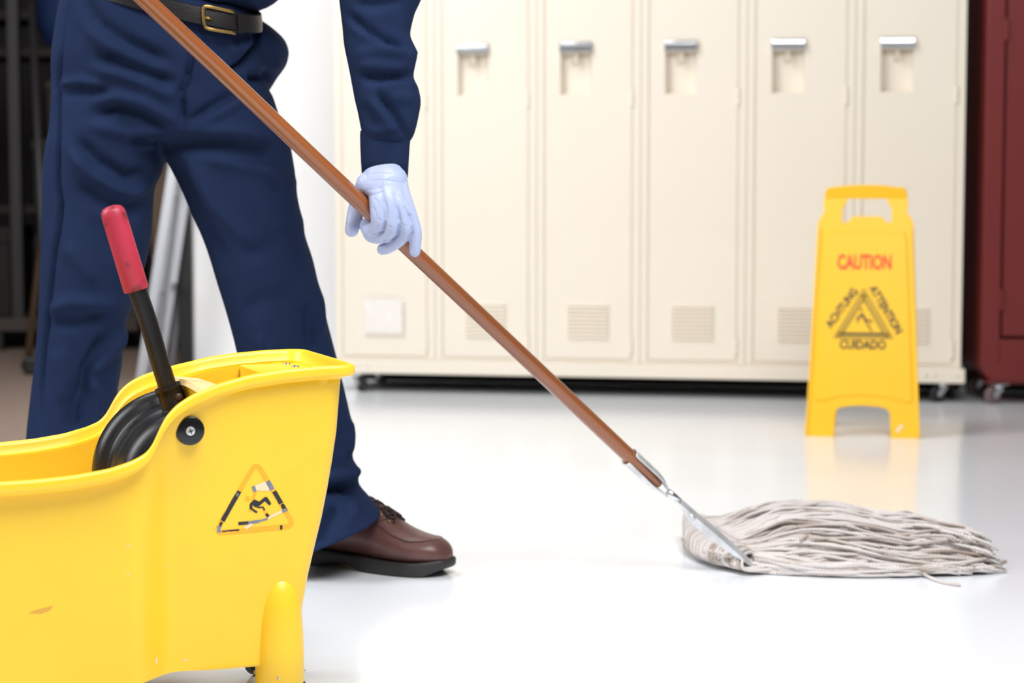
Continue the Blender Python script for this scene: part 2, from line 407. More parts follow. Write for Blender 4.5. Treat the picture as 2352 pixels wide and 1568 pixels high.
B().box(.02, W - .02, .008, .34, .058, .067).build('base_rail', M_red, red, smooth=False, bevel=.002)
for x in (.055, W - .05):
    for y in (.03, .30): make_caster(red, x, y, swivel=.5, r=.025, wheelmat=mat('worn_wheel', srgb(120, 100, 100), .5))

# ============================================================ storeroom things
def bars(name, label, cat, parts, m, group=None):
    pass
# folded aluminium stepladder leaning beside the jamb
lo = on_floor(322, 888); ld = empty('stepladder', (lo[0], lo[1], 0), 0, 'folded aluminium stepladder leaning in the dark doorway behind the trousers', 'ladder')
def rail(p0, p1, w, d, name, parent, m):
    p0, p1 = np.array(p0), np.array(p1); a = (p1 - p0) / np.linalg.norm(p1 - p0); sx = np.cross(a, [0, 1, 0]); sx /= np.linalg.norm(sx); sy = np.cross(sx, a)
    rings = [[p + sx * i * w / 2 + sy * j * d / 2 for i, j in ((-1, -1), (1, -1), (1, -.6), (-.5, -.6), (-.5, .6), (1, .6), (1, 1), (-1, 1))] for p in (p0, p1)]
    v, f = loft(rings); return obj(name, v, f, m, parent, world=True, smooth=False)
topA = at(408, 330, 6.12); ra = (topA - lo); topA = lo + ra * 2.0
rail(lo, topA, .026, .05, 'rail', ld, M_alu)
rail(lo + [0, .34, 0], topA + [0, .30, 0], .026, .05, 'rail', ld, M_alu)
lo2 = on_floor(352, 880); top2 = at(424, 330, 6.20); top2 = lo2 + (top2 - lo2) * 2.0
rail(lo2, top2, .022, .03, 'rail', ld, M_alu); rail(lo2 + [0, .32, 0], top2 + [0, .28, 0], .022, .03, 'rail', ld, M_alu)
for i in range(1, 5):
    p = lo + (topA - lo) * i / 5; v = p + np.array([.0, .165, 0])
    k = B().box(v[0] - .008, v[0] + .012, p[1] + .02, p[1] + .31, v[2] - .008, v[2] + .008); k.build('step', M_alu, ld, world=True, smooth=False)
# shelving rack with low bottom board
rk = on_floor(20, 806); rack = empty('shelving_rack', (rk[0], rk[1], 0), 0, 'dark low shelving rack standing deep in the unlit storeroom', 'shelf')
zb = .075
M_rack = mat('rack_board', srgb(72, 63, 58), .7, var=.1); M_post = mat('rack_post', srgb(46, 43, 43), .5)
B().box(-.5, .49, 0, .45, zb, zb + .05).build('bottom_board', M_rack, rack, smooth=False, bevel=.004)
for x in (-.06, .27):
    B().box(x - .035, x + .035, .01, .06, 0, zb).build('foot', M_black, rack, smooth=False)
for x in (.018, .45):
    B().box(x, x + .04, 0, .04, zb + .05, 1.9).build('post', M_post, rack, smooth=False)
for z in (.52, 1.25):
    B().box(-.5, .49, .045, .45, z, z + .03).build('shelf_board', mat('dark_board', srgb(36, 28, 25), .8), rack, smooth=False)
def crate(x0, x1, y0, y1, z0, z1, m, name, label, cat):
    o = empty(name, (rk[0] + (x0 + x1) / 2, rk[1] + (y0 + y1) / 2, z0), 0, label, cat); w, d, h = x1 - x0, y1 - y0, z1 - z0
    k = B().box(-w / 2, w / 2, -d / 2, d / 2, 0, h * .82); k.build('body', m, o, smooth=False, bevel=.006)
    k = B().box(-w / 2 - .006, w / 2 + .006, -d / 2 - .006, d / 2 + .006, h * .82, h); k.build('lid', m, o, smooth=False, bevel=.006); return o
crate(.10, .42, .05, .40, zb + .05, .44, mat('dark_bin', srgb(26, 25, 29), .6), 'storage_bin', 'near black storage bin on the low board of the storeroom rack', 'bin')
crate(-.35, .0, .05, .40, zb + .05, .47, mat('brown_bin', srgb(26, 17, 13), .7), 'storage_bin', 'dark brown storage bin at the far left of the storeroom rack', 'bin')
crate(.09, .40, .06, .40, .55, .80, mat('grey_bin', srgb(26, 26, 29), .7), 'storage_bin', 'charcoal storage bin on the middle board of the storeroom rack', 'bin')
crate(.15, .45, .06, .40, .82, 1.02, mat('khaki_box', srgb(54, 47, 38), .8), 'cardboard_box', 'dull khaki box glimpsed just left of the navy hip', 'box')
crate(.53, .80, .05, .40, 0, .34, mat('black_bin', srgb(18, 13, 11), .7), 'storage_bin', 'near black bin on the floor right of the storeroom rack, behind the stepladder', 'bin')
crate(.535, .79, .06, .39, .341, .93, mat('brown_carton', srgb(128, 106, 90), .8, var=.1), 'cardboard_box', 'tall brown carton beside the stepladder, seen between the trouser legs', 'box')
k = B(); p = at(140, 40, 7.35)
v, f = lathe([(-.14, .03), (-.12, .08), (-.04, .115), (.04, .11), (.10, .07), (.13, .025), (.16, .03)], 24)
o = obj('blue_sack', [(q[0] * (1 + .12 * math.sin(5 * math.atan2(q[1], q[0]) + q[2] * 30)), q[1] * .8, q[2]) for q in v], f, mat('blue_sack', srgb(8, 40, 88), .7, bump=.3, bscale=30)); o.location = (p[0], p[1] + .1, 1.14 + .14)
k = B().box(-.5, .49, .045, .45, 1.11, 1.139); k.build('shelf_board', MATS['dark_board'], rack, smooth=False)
tag(o, 'blue cloth sack hanging high in the storeroom left of the navy hip', 'sack')
# leaning poles
p0, p1 = on_floor(112, 860), at(76, 80, 6.9); p1 = p0 + (p1 - p0) * 1.1
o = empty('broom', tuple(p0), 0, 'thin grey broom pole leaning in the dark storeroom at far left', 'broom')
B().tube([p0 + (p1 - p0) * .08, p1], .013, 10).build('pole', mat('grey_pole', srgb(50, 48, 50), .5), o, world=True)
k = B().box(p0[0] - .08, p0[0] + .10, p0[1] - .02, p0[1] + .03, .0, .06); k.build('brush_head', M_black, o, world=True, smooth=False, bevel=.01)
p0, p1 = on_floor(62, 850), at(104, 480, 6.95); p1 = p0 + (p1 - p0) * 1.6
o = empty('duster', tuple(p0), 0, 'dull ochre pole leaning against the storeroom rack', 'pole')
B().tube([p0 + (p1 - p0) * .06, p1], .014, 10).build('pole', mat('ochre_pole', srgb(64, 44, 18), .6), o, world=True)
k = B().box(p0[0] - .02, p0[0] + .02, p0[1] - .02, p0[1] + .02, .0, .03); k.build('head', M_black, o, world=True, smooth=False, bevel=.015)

# ============================================================ caution sign
fl, fr = on_floor(1850, 1001), on_floor(2112, 1007); mid = (fl + fr) / 2
SYAW = math.atan2(fr[1] - fl[1], fr[0] - fl[0])
sign = empty('caution_sign', (mid[0], mid[1], 0), SYAW, 'yellow folding wet floor caution sign standing in front of the lockers', 'sign')
LEAN = math.radians(11.5); SH = .632; SPR = 2 * SH * math.sin(LEAN)
def pl(x, h, d=0, back=False):
    y, z = h * math.sin(LEAN) - d * math.cos(LEAN), h * math.cos(LEAN) + d * math.sin(LEAN)
    return (x, SPR - y, z) if back else (x, y, z)
def sp(px, py):                                   # photo position on the front panel -> (x, h)
    h = (1004 - py) / 574 * SH; return ((px - 1982) / (931 - 27 * h / SH), h)
right = [(2112, 1004), (2090, 520), (2087, 507), (2075, 488), (2077, 468), (2074, 441), (2068, 432), (2020, 427.5), (1984, 426)]
outl = [sp(*p) for p in right]; outl = outl + [(-x, h) for x, h in outl[-2::-1]]
legs = [(-.070, 0), (-.0665, .062), (-.058, .073), (-.03, .078), (0, .0795), (.03, .078), (.058, .073), (.0665, .062), (.070, 0)]
outl = outl + legs
hole = [(1940, 456), (2030, 456), (2032, 468), (2040, 478), (2041, 513), (2031, 513), (2017, 499), (1953, 499), (1940, 513), (1929, 513), (1930, 478), (1938, 468)]
hole = [sp(*p) for p in hole]
def panel(back):
    bm = bmesh.new(); es = []
    for loop in (outl, hole):
        vv = [bm.verts.new((x, h, 0)) for x, h in loop]
        es += [bm.edges.new((vv[i], vv[(i + 1) % len(vv)])) for i in range(len(vv))]
    bmesh.ops.triangle_fill(bm, use_beauty=True, use_dissolve=True, edges=es)
    g = bmesh.ops.extrude_face_region(bm, geom=bm.faces[:]); bmesh.ops.translate(bm, verts=[v for v in g['geom'] if isinstance(v, bmesh.types.BMVert)], vec=(0, 0, -.012))
    bmesh.ops.recalc_face_normals(bm, faces=bm.faces)
    for v in bm.verts: v.co = pl(v.co.x, v.co.y, v.co.z, back)
    if back: bmesh.ops.reverse_faces(bm, faces=bm.faces)
    me = bpy.data.meshes.new('panel'); bm.to_mesh(me); bm.free()
    o = link('back_panel' if back else 'front_panel', me, M_signy, sign)
    bv = o.modifiers.new('b', 'BEVEL'); bv.width = .003; bv.segments = 2; bv.limit_method = 'ANGLE'
    return o
fp = panel(False); bp_ = panel(True)
for s in (-1, 1):                                  # returned side edges of both panels
    for bk, par in ((False, fp), (True, bp_)):
        v, f = loft([[pl(s * (x - dx), h, d, bk) for dx, d in ((0, .004), (.006, .004), (.006, -.022), (0, -.022))] for x, h in ((.1405, .004), (.116, .525))])
        obj('side_edge', v, f, M_signy, par, smooth=False, bevel=.0015)
# raised face
face = [(-.122, .094), (-.115, .086), (-.06, .1), (0, .105), (.06, .1), (.115, .086), (.122, .094), (.103, .50), (.097, .515), (-.097, .515), (-.103, .50)]
n = len(face); v = [pl(x, h, 0) for x, h in face] + [pl(x * .975, h * .99 + .003, .0035) for x, h in face]
obj('raised_face', v, [tuple(range(2 * n - 1, n - 1, -1))] + [(i, (i + 1) % n, n + (i + 1) % n, n + i) for i in range(n)], M_signy, fp, smooth=False)
k = B(); v, f = loft([[pl(x, h, d) for h, d in ((hh - .006, .006), (hh + .001, .008), (hh + .002, -.03), (hh - .006, -.03))] for x, hh in ((-.094, SH - .004), (-.04, SH + .002), (0, SH + .003), (.04, SH + .002), (.094, SH - .004))]); k.add(v, f)
k.build('top_ridge', M_signy, fp, smooth=False, bevel=.002)
v, f = tube([(-.09, SPR / 2, SH * math.cos(LEAN) - .012), (.09, SPR / 2, SH * math.cos(LEAN) - .012)], .008, 12); obj('hinge_pin', v, f, M_signy, sign)
def sign_text(s, cx, cy, wpx, hpx, ang, m):
    me = text_mesh(s, .05, bold=.0016); co = vco(me)
    w, h = np.ptp(co[:, 0]), np.ptp(co[:, 1]); c = (co.max(0) + co.min(0)) / 2; co = (co - c)
    co[:, 0] *= wpx / 915 / w; co[:, 1] *= hpx / 915 / h
    a = math.radians(ang); x, hh = sp(cx, cy)
    P = [pl(x + q[0] * math.cos(a) - q[1] * math.sin(a), hh + q[0] * math.sin(a) + q[1] * math.cos(a), .0039 + q[2] * .3) for q in co]
    setco(me, np.array(P)); return link('lettering', me, m, fp)
sign_text('CAUTION', 1981, 605, 122, 36, 0, M_redink)['label'] = 'red CAUTION lettering'
sign_text('ACHTUNG', 1931, 711, 106, 20, 55, M_ink); sign_text('ATTENTION', 2031, 713, 124, 20, -59, M_ink); sign_text('CUIDADO', 1980, 794, 104, 22, 0, M_ink)
def stroke2d(pts, w, closed=False):
    P = [np.array(p, float) for p in pts]; n = len(P); v = []; f = []
    for i in range(n if closed else n - 1):
        a, c = P[i], P[(i + 1) % n]; d = (c - a) / np.linalg.norm(c - a); q = np.array([-d[1], d[0]]) * w / 2; e = d * (w / 2 if closed else 0)
        m_ = len(v); v += [a - q - e, c - q + e, c + q + e, a + q - e]; f.append((m_, m_ + 1, m_ + 2, m_ + 3))
    return v, f
def sign_strokes(name, strokes, m, dd):
    k = B()
    for pts, w, cl in strokes:
        v, f = stroke2d([sp(*p) for p in pts], w / 915, cl); k.add([pl(p[0], p[1], dd) for p in v], f)
    return obj(name, k.v, k.f, m, fp, smooth=False, fix=False)
sign_strokes('triangle_band', [([(1981, 683), (1928, 772), (2034, 772)], 12, True)], M_olive, .0037)
sign_strokes('triangle_outline', [([(1981, 666), (1915, 779), (2047, 779)], 1.8, True), ([(1981, 692), (1934, 768), (2026, 768)], 2, True), ([(1930, 771), (2028, 771)], 3, False)], M_ink, .0040)
sign_strokes('slipping_figure', [([(1974, 712), (1977, 716)], 6, False), ([(1976, 724), (1964, 737)], 3, False), ([(1976, 722), (1988, 742)], 6, False), ([(1986, 740), (1998, 738), (1998, 746)], 3.5, False), ([(1986, 742), (2000, 763)], 3.5, False), ([(1974, 730), (1966, 746)], 2.5, False)], M_ink, .0040)
sign_strokes('scuff', [([(2060, 990), (2072, 975)], 8, False)], M_pinkink, .0012)

# ============================================================ mop bucket
TH = math.radians(21); BO = np.array([-.2, 2.4, 0.0])
bk = empty('mop_bucket', tuple(BO), TH, 'big yellow wheeled mop bucket in the left foreground', 'bucket')
AU = np.array([math.cos(TH), math.sin(TH), 0]); AW = np.array([-math.sin(TH), math.cos(TH), 0])
def bl(px, py, v):                                 # photo position on the plane v -> local (u, z)
    d = ray(px, py); c = np.array([0, 0, CH]); t = (v - (c - BO) @ AW) / (d @ AW); P = c + d * t
    return (P - BO) @ AU, P[2]
PU = [-.64, -.44, -.40, -.36, -.323, -.297, -.280, -.271, -.2645, -.256, -.244, -.226, -.19, -.152, -.114, -.075, -.03, .05]
PZ = [.308, .3025, .303, .3055, .3105, .3175, .325, .3355, .3505, .364, .375, .3845, .396, .4045, .409, .4115, .412, .412]
pz = lambda u: float(np.interp(u, PU, PZ))
_us = np.linspace(-.66, .02, 340); _zs = np.interp(_us, PU, PZ)
for _ in range(6): _zs[1:-1] = (_zs[:-2] + 2 * _zs[1:-1] + _zs[2:]) / 4
pz = lambda u: float(np.interp(u, _us, _zs))
def sm(x): x = min(max(x, 0), 1); return x * x * (3 - 2 * x)
def hw(u, rear=.125, front=.17): return front + (rear - front) * sm((u + .32) / .16)
def outline(ur, uf, dv, rc=.022, rf=.07, crease=0):
    pts = []
    h0 = lambda u: (hw(u) if not crease else .1695 + (.1255 - .1695) * ((1 - crease) * sm((u + .32) / .16) + crease * sm((u + .298) / .062))) - dv
    us = list(np.linspace(uf + rf, -.36, 22)) + list(np.linspace(-.355, -.18, 50)) + list(np.linspace(-.175, ur - rc, 22))
    for u in us: pts.append((u, -h0(u)))
    for a in np.linspace(0, 1, 9)[1:]: pts.append((ur - rc + rc * math.sin(a * PI / 2), -h0(ur) + rc - rc * math.cos(a * PI / 2)))
    for t in np.linspace(0, 1, 12)[1:-1]: pts.append((ur, (-h0(ur) + rc) * (1 - 2 * t)))
    for a in np.linspace(1, 0, 9)[:-1]: pts.append((ur - rc + rc * math.sin(a * PI / 2), h0(ur) - rc + rc * math.cos(a * PI / 2)))
    for u in reversed(us): pts.append((u, h0(u)))
    for a in np.linspace(0, 1, 9)[1:]: pts.append((uf + rf - rf * math.sin(a * PI / 2), h0(uf) - rf + rf * math.cos(a * PI / 2)))
    for t in np.linspace(0, 1, 8)[1:-1]: pts.append((uf, (h0(uf) - rf) * (1 - 2 * t)))
    for a in np.linspace(1, 0, 9)[:-1]: pts.append((uf + rf - rf * math.sin(a * PI / 2), -h0(uf) + rf - rf * math.cos(a * PI / 2)))
    return pts
UR = -.024; UF = -.62
ZB = .060
def rear_u(z): return float(np.interp(z, [.05, .108, .17, .222, .274, .326, .394, .45], [-.090, -.085, -.074, -.061, -.051, -.043, -.038, -.038]))
def draft(z): return float(np.interp(z, [.05, .40], [.033, .013]))
rings = []
def body_ring(frac, extra=0.0):
    # frac 0 bottom .. 1 just below the rim; heights follow the rim
    base_o = outline(-.04, UF + .02, .013)
    zz = [ZB + (pz(u) - .014 - ZB) * frac for u, v in base_o]
    zt = np.mean([ZB + (.36 - ZB) * frac])
    out = []
    o2 = {}
    for i, (u, v) in enumerate(base_o):
        z = zz[i]; key = round(z, 3)
        if key not in o2: o2[key] = outline(rear_u(z) - extra, UF + .02 + (.4 - z) * .12 + extra, draft(z) + extra, crease=min(1, (1 - frac) * 3 + .05))
        uu, vv = o2[key][i]; out.append((uu, vv, z))
    return out
rings.append([(u, v * .985, z) for u, v, z in body_ring(0)])
for fr_ in (0, .02, .1, .2, .3, .4, .5, .6, .7, .8, .9, .97, 1.0): rings.append(body_ring(fr_))
rim = lambda ins, dz: [(u, v, pz(min(u, UR)) + dz) for u, v in outline(UR - ins, UF + ins, ins)]
for ins, dz in ((.0135, -.0135), (.004, -.0140), (.0005, -.0125), (0, -.010), (0, -.004), (.0012, -.001), (.004, .0002), (.0065, -.001), (.0085, -.005), (.010, -.0155), (.012, -.0172), (.020, -.0178), (.0225, -.0158), (.024, -.035)): rings.append(rim(ins, dz))
def inner_ring(frac):
    out = []; base_o = outline(UR - .024, UF + .024, .024)
    for i, (u, v) in enumerate(base_o):
        z = ZB + .012 + (pz(u) - .035 - ZB - .012) * frac; e = .0165 + draft(z) - .009
        uu, vv = outline(min(UR - .024, rear_u(z) - .006), UF + .026 + (.4 - z) * .12, draft(z) + .007 if frac < .9 else .024, crease=min(1, (1 - frac) * 3 + .05))[i] if frac < 1 else (u, v)
        out.append((uu, vv, z))
    return out
for fr_ in (.85, .6, .3, .05, 0): rings.append(inner_ring(fr_))
rings.append([(u * .9 - .03, v * .85, ZB + .012) for u, v, z in rings[-1]])
v, f = loft(rings)
body = obj('bucket_body', v, f, M_yellow, bk, sharp=60, fix=True)
bm = bmesh.new(); bm.from_mesh(body.data); MW = ROOT[bk.name]
bm.transform(MW); bm.normal_update(); BUCKET_BVH = BVHTree.FromBMesh(bm); bm.free()
# bottom skirt along the near and far edge
low = rings[1]
for sg in (-1, 1):
    pts = sorted([(u, w_) for u, w_, z in low if w_ * sg > 0 and -.232 < u < -.10])[::2]; nn_ = len(pts); k_ = [min(1, i / 6) for i in range(nn_)]
    v, f = loft([[(u, w_ + sg * .0002, ZB - .002 * q), (u, w_ + sg * .0022 * q, ZB + .002), (u, w_ - sg * .02, ZB + .002), (u, w_ - sg * .02, ZB - .002 * q)] for (u, w_), q in zip(pts, k_)]); obj('bottom_flange', v, f, M_yellow, bk, smooth=False)
# caster housings: rounded bulges at the corners
def housing(u, v_, s):
    prof = [(ZB - .026, .0275), (ZB - .024, .029), (ZB + .02, .0285), (ZB + .05, .027), (ZB + .07, .025), (ZB + .085, .0215), (ZB + .096, .0165), (ZB + .103, .010), (ZB + .106, .003)]
    vv, ff = lathe(prof, 28); return obj('caster_housing', [(u + p[0] - .10 * (p[2] - ZB) * 0, v_ + p[1] * 1.05, p[2]) for p in vv], ff, M_yellow, bk, sharp=50)
housing(-.112, -.083, -1); housing(-.112, .083, 1); housing(-.50, -.118, -1); housing(-.50, .118, 1)
for (u, v_) in ((-.112, -.083), (-.112, .083), (-.50, -.118), (-.50, .118)): make_caster(bk, u, v_, h=ZB - .012, r=.019, swivel=3.6)
# rear ledge with rivets
k = B().box(-.112, -.040, -.1025, .1025, .3925, .3955); k.box(-.114, -.110, -.0985, .0985, .30, .3955); k.build('rear_ledge', M_worn if False else M_yellow, bk, smooth=False, bevel=.0012)
rv = None
for u, w_ in ((-.056, .046), (-.056, -.008), (-.056, .088)):
    if rv is None:
        vv, ff = lathe([(0, .0055), (.0012, .005), (.002, .003), (.0022, .0005)], 16); rv = obj('rivet', vv, ff, M_steel, bk); o = rv
    else: o = rv.copy(); C.objects.link(o); o.parent = bk
    o.location = (u, w_, .3956)
# inner wringer arch (worn top edge)
arc = []
for t in np.linspace(-1, 1, 22):
    w_ = t * .098; arc.append((w_, .3905 - .018 * max(0, -t) ** 2 - .006 * max(0, t) ** 2, -.196 + .020 * max(0, -t)))
v, f = loft([[(u - .016, w_, z - .006), (u - .013, w_, z), (u + .016, w_, z - .003), (u + .018, w_, z - .010)] for w_, z, u in arc]); obj('wringer_edge', v, f, M_worn, bk, sharp=30)
v, f = loft([[(u - .012, w_, z - .004), (u + .014, w_, z - .004), (u + .03, w_, .2), (u + .02, w_, .2)] for w_, z, u in arc]); obj('wringer_wall', v, f, M_yellow, bk, sharp=30)
# side ear where the press pivots (inside near wall)
# black press drum
DC = (-.207, .274)
def drumpos(p): return (DC[0] + p[0], p[1], DC[1] + p[2])
prof = [(-.062, .002), (-.062, .056), (-.060, .069), (-.052, .078), (-.042, .0822), (-.036, .0825), (-.033, .0815), (-.008, .0828), (-.004, .0842), (.0, .0850), (.024, .0850), (.030, .0845), (.033, .0862), (.036, .092), (.041, .0970), (.048, .0995), (.056, .1000), (.063, .0985), (.068, .094), (.069, .088), (.069, .002)]
v, f = lathe(prof, 72, 'y'); drum = obj('press_drum', [drumpos(p) for p in v], f, M_blk, bk, sharp=50)
# moulded mark on the drum
for tx, px, py, rot in (('18', 305, 966, 45), ('V', 297, 978, 30)):
    me = text_mesh(tx, .012, ext=.0003); 
    u0, z0 = bl(px, py, .012); a0 = math.atan2(z0 - DC[1], u0 - DC[0]); Q = []
    for q in vco(me):
        rr = .0853 + q[2]; aa = a0 - (q[0] * math.cos(.6) - q[1] * math.sin(.6)) / .09; Q.append((DC[0] + rr * math.cos(aa), .012 + q[0] * math.sin(.6) + q[1] * math.cos(.6), DC[1] + rr * math.sin(aa)))
    setco(me, np.array(Q)); link('moulded_mark', me, M_blk, drum)
# lever
def lp(px, py): u, z = bl(px, py, 0.0); return np.array([u, 0.0, z])
path = curve([lp(402, 938), lp(387, 894), lp(364, 820), lp(341, 741), lp(316, 668), lp(308, 640)], 24)
v, f = tube(path, .0112, 20); lev = obj('press_lever', v, f, M_blk, bk, sharp=50)
g0, g1 = lp(313.5, 666), lp(255, 473); ax = (g1 - g0) / np.linalg.norm(g1 - g0); L = np.linalg.norm(g1 - g0)
prof = [(0, .0118), (0, .0142), (.002, .0150), (L * .5, .0147), (L - .012, .0146), (L - .006, .0138), (L - .002, .011), (L, .006), (L + .0004, .0005)]
sx = np.cross(ax, [0, 1, 0]); sy = np.cross(sx, ax)
v = [g0 + ax * h + sx * r * math.cos(a) + sy * r * math.sin(a) for h, r in prof for a in np.linspace(0, 2 * PI, 33)[:-1]]
_, f = lathe(prof, 32); gr = obj('grip', v, f, M_grip, lev, sharp=50); gr['label'] = 'scuffed red rubber grip'
s0, s1 = lp(412, 960), lp(384.5, 886); ax = (s1 - s0) / np.linalg.norm(s1 - s0); L = np.linalg.norm(s1 - s0); sx = np.cross(ax, [0, 1, 0]); sy = np.cross(sx, ax)
prof = [(0, .020), (L * .4, .0165), (L * .62, .0152), (L - .006, .0150), (L - .004, .0162), (L, .0160), (L, .011)]
v = [s0 + ax * h + sx * r * math.cos(a) + sy * r * math.sin(a) for h, r in prof for a in np.linspace(0, 2 * PI, 33)[:-1]]
_, f = lathe(prof, 32); so = obj('lever_socket', v, f, M_blk, drum, sharp=50)
p = s0 + ax * L * .68; dd = -sy if sy[1] > 0 else sy
v, f = lathe([(0, .0052), (.002, .0048), (.003, .003), (.0032, .0003)], 16, 'y'); obj('rivet', [(p[0] + q[0] + .006, p[1] - .0135 - q[1], p[2] + q[2]) for q in v], f, mat('rusty_rivet', srgb(70, 44, 38), .5), so)
# pivot button on the near wall
def near_hit(px, py):
    d = Vector(ray(px, py)).normalized(); h = BUCKET_BVH.ray_cast(Vector((0, 0, CH)), d); return h[0], h[1]
hp, hn = near_hit(434.5, 988); q = MW.inverted() @ hp
v, f = lathe([(-.004, .015), (.004, .0168), (.006, .0163), (.0072, .0145), (.0076, .006), (.0066, .0058), (.0066, .0003)], 40, 'y'); bt = obj('pivot_button', [(q.x + p[0], q.y - p[1], q.z + p[2]) for p in v], f, mat('glossy_black', srgb(20, 20, 22), .22), bk, sharp=40)
v, f = lathe([(.006, .0054), (.0084, .0050), (.0090, .003), (.0092, .0003)], 24, 'y'); sc = obj('screw', [(q.x + p[0], q.y - p[1], q.z + p[2]) for p in v], f, M_zinc, bt, sharp=40)
k = B()
for a in (.3, .3 + PI / 2):
    c_, s_ = math.cos(a), math.sin(a); k.add([(q.x + x * c_ - z * s_, q.y - .0093, q.z + x * s_ + z * c_) for x, z in ((-.0032, -.0007), (.0032, -.0007), (.0032, .0007), (-.0032, .0007))], [(0, 1, 2, 3)])
k.build('screw_slot', M_black, sc, smooth=False)
# warning print on the near wall: traced, then laid on the wall itself
def decal(name, shapes, m, off=.0004):
    bm = bmesh.new()
    for pts in shapes:
        vv = [bm.verts.new((480 + x * .12754, 1050 + y * .12754, 0)) for x, y in pts]; bm.faces.new(vv)
    bmesh.ops.triangulate(bm, faces=bm.faces[:])
    for _ in range(3):
        es = [e for e in bm.edges if e.calc_length() > 9]
        if es: bmesh.ops.subdivide_edges(bm, edges=es, cuts=1); bmesh.ops.triangulate(bm, faces=bm.faces[:])
    inv = MW.inverted()
    for v_ in bm.verts:
        h, nn = near_hit(v_.co.x, v_.co.y)
        tries = 0
        while h is None and tries < 40: tries += 1; h, nn = near_hit(v_.co.x + random.uniform(-.4, .4) - (tries // 20) * 3, v_.co.y + random.uniform(-.4, .4))
        if h is None: continue
        v_.co = inv @ (h + nn * off)
    me = bpy.data.meshes.new(name); bm.to_mesh(me); bm.free(); o = link(name, me, m, bk)
    if len(shapes) > 1: o['kind'] = 'stuff'
    return o
def st(p, w, jag=0):
    (x0, y0), (x1, y1) = p; d = np.array([x1 - x0, y1 - y0], float); d /= np.linalg.norm(d); q = np.array([-d[1], d[0]]) * w / 2
    n_ = 8 if jag else 1; top = []; bot = []
    for i in range(n_ + 1):
        t = i / n_; c = np.array([x0 + (x1 - x0) * t, y0 + (y1 - y0) * t]); j1 = 1 - random.random() * jag; j2 = 1 - random.random() * jag * .3
        top.append(tuple(c + q * j1)); bot.append(tuple(c - q * j2))
    return top + bot[::-1]
def ringshape(w=84):
    P = [np.array(c, float) for c in ((851, 87), (1540, 1237), (105, 1366))]; res = []
    for i in range(3):
        a, b_, c_ = P[i - 1], P[i], P[(i + 1) % 3]; d1 = (a - b_) / np.linalg.norm(a - b_); d2 = (c_ - b_) / np.linalg.norm(c_ - b_)
        s_, e_ = b_ + d1 * 165, b_ + d2 * 165
        for t in np.linspace(0, 1, 8): res.append((1 - t) ** 2 * s_ + 2 * t * (1 - t) * b_ + t * t * e_)
    n_ = len(res); A, Bq = [], []
    for i in range(n_):
        d = res[(i + 1) % n_] - res[i - 1]; d /= np.linalg.norm(d); q = np.array([-d[1], d[0]]) * w / 2; A.append(res[i] + q); Bq.append(res[i] - q)
    return [[tuple(A[i]), tuple(A[(i + 1) % n_]), tuple(Bq[(i + 1) % n_]), tuple(Bq[i])] for i in range(n_)]
disc = lambda cx, cy, r: [(cx + r * math.cos(a), cy + r * math.sin(a)) for a in np.linspace(0, 2 * PI, 15)[:-1]]
decal('warning_print_faded', ringshape() + [disc(690, 745, 46), st([(835, 625), (775, 790)], 56), st([(955, 880), (1045, 1030)], 52), st([(745, 900), (735, 975)], 40)], M_fade, .0003)
decal('warning_print_scuffs', [[(830, 500), (1010, 430), (1095, 595), (950, 605), (840, 590)], st([(650, 1275), (780, 1190)], 60), st([(1060, 1095), (1310, 970)], 50)], M_pinkink, .00035)
decal('warning_print_black', [st([(545, 605), (240, 1145)], 86, .22), st([(225, 1160), (185, 1260)], 60, .5), st([(1170, 610), (1300, 830)], 88, .2), st([(1310, 840), (1390, 970)], 76, .4), st([(230, 1335), (545, 1305)], 34, .8), st([(1300, 1218), (1300, 1300)], 46),
     [(735, 830), (815, 755), (912, 800), (900, 880), (840, 880), (775, 855)], [(900, 800), (1000, 715), (1045, 712), (1000, 790), (900, 880)], [(1005, 730), (1045, 712), (1122, 830), (1090, 868), (1005, 790)],
     st([(755, 840), (755, 930)], 52), st([(750, 915), (865, 992)], 38), st([(800, 870), (900, 905)], 22), st([(890, 905), (980, 890)], 24), st([(975, 905), (1000, 950)], 34), st([(1025, 1015), (1075, 1065)], 52), st([(528, 1192), (720, 1175)], 58)], M_ink, .00045)
decal('warning_print_grey', [st([(1055, 425), (1140, 580)], 88, .2), st([(795, 520), (830, 615)], 62), st([(180, 1235), (175, 1350)], 70, .2), st([(710, 1178), (900, 1150)], 56, .2), st([(890, 1150), (1050, 1105)], 34), st([(1345, 930), (1372, 975)], 84), st([(520, 640), (500, 700)], 40, .4)], M_greyink, .0005)
# scuffs on the wall
def decal_px(name, shapes, m, off):
    return decal(name, [[((x - 480) / .12754, (y - 1050) / .12754) for x, y in s] for s in shapes], m, off)
decal_px('scuff_mark', [[(66, 1408), (85, 1400), (122, 1391), (116, 1400), (95, 1408)]], mat('scuff_tan', srgb(226, 168, 70), .6), .0003)
decal_px('paint_specks', [[(290, 1255), (298, 1249), (299, 1252), (292, 1257)], [(294, 1312), (297, 1318), (293, 1322)], [(377, 1298), (382, 1298), (380, 1302)], [(357, 1510), (361, 1508), (360, 1524), (356, 1526)], [(420, 1516), (428, 1512), (430, 1515), (423, 1519)]], M_pinkink, .0003)

# ============================================================ mop
hb = at(1449, 1051, 3.07); ht = at(335, 0, 2.60); hd = (hb - ht) / np.linalg.norm(hb - ht)
hend = hb + hd * .075; htop = hb - hd * 1.50
mop = empty('wet_mop', tuple(on_floor(1735, 1304)), 0, 'wooden handled string mop held across the picture, strands resting on the floor', 'mop')
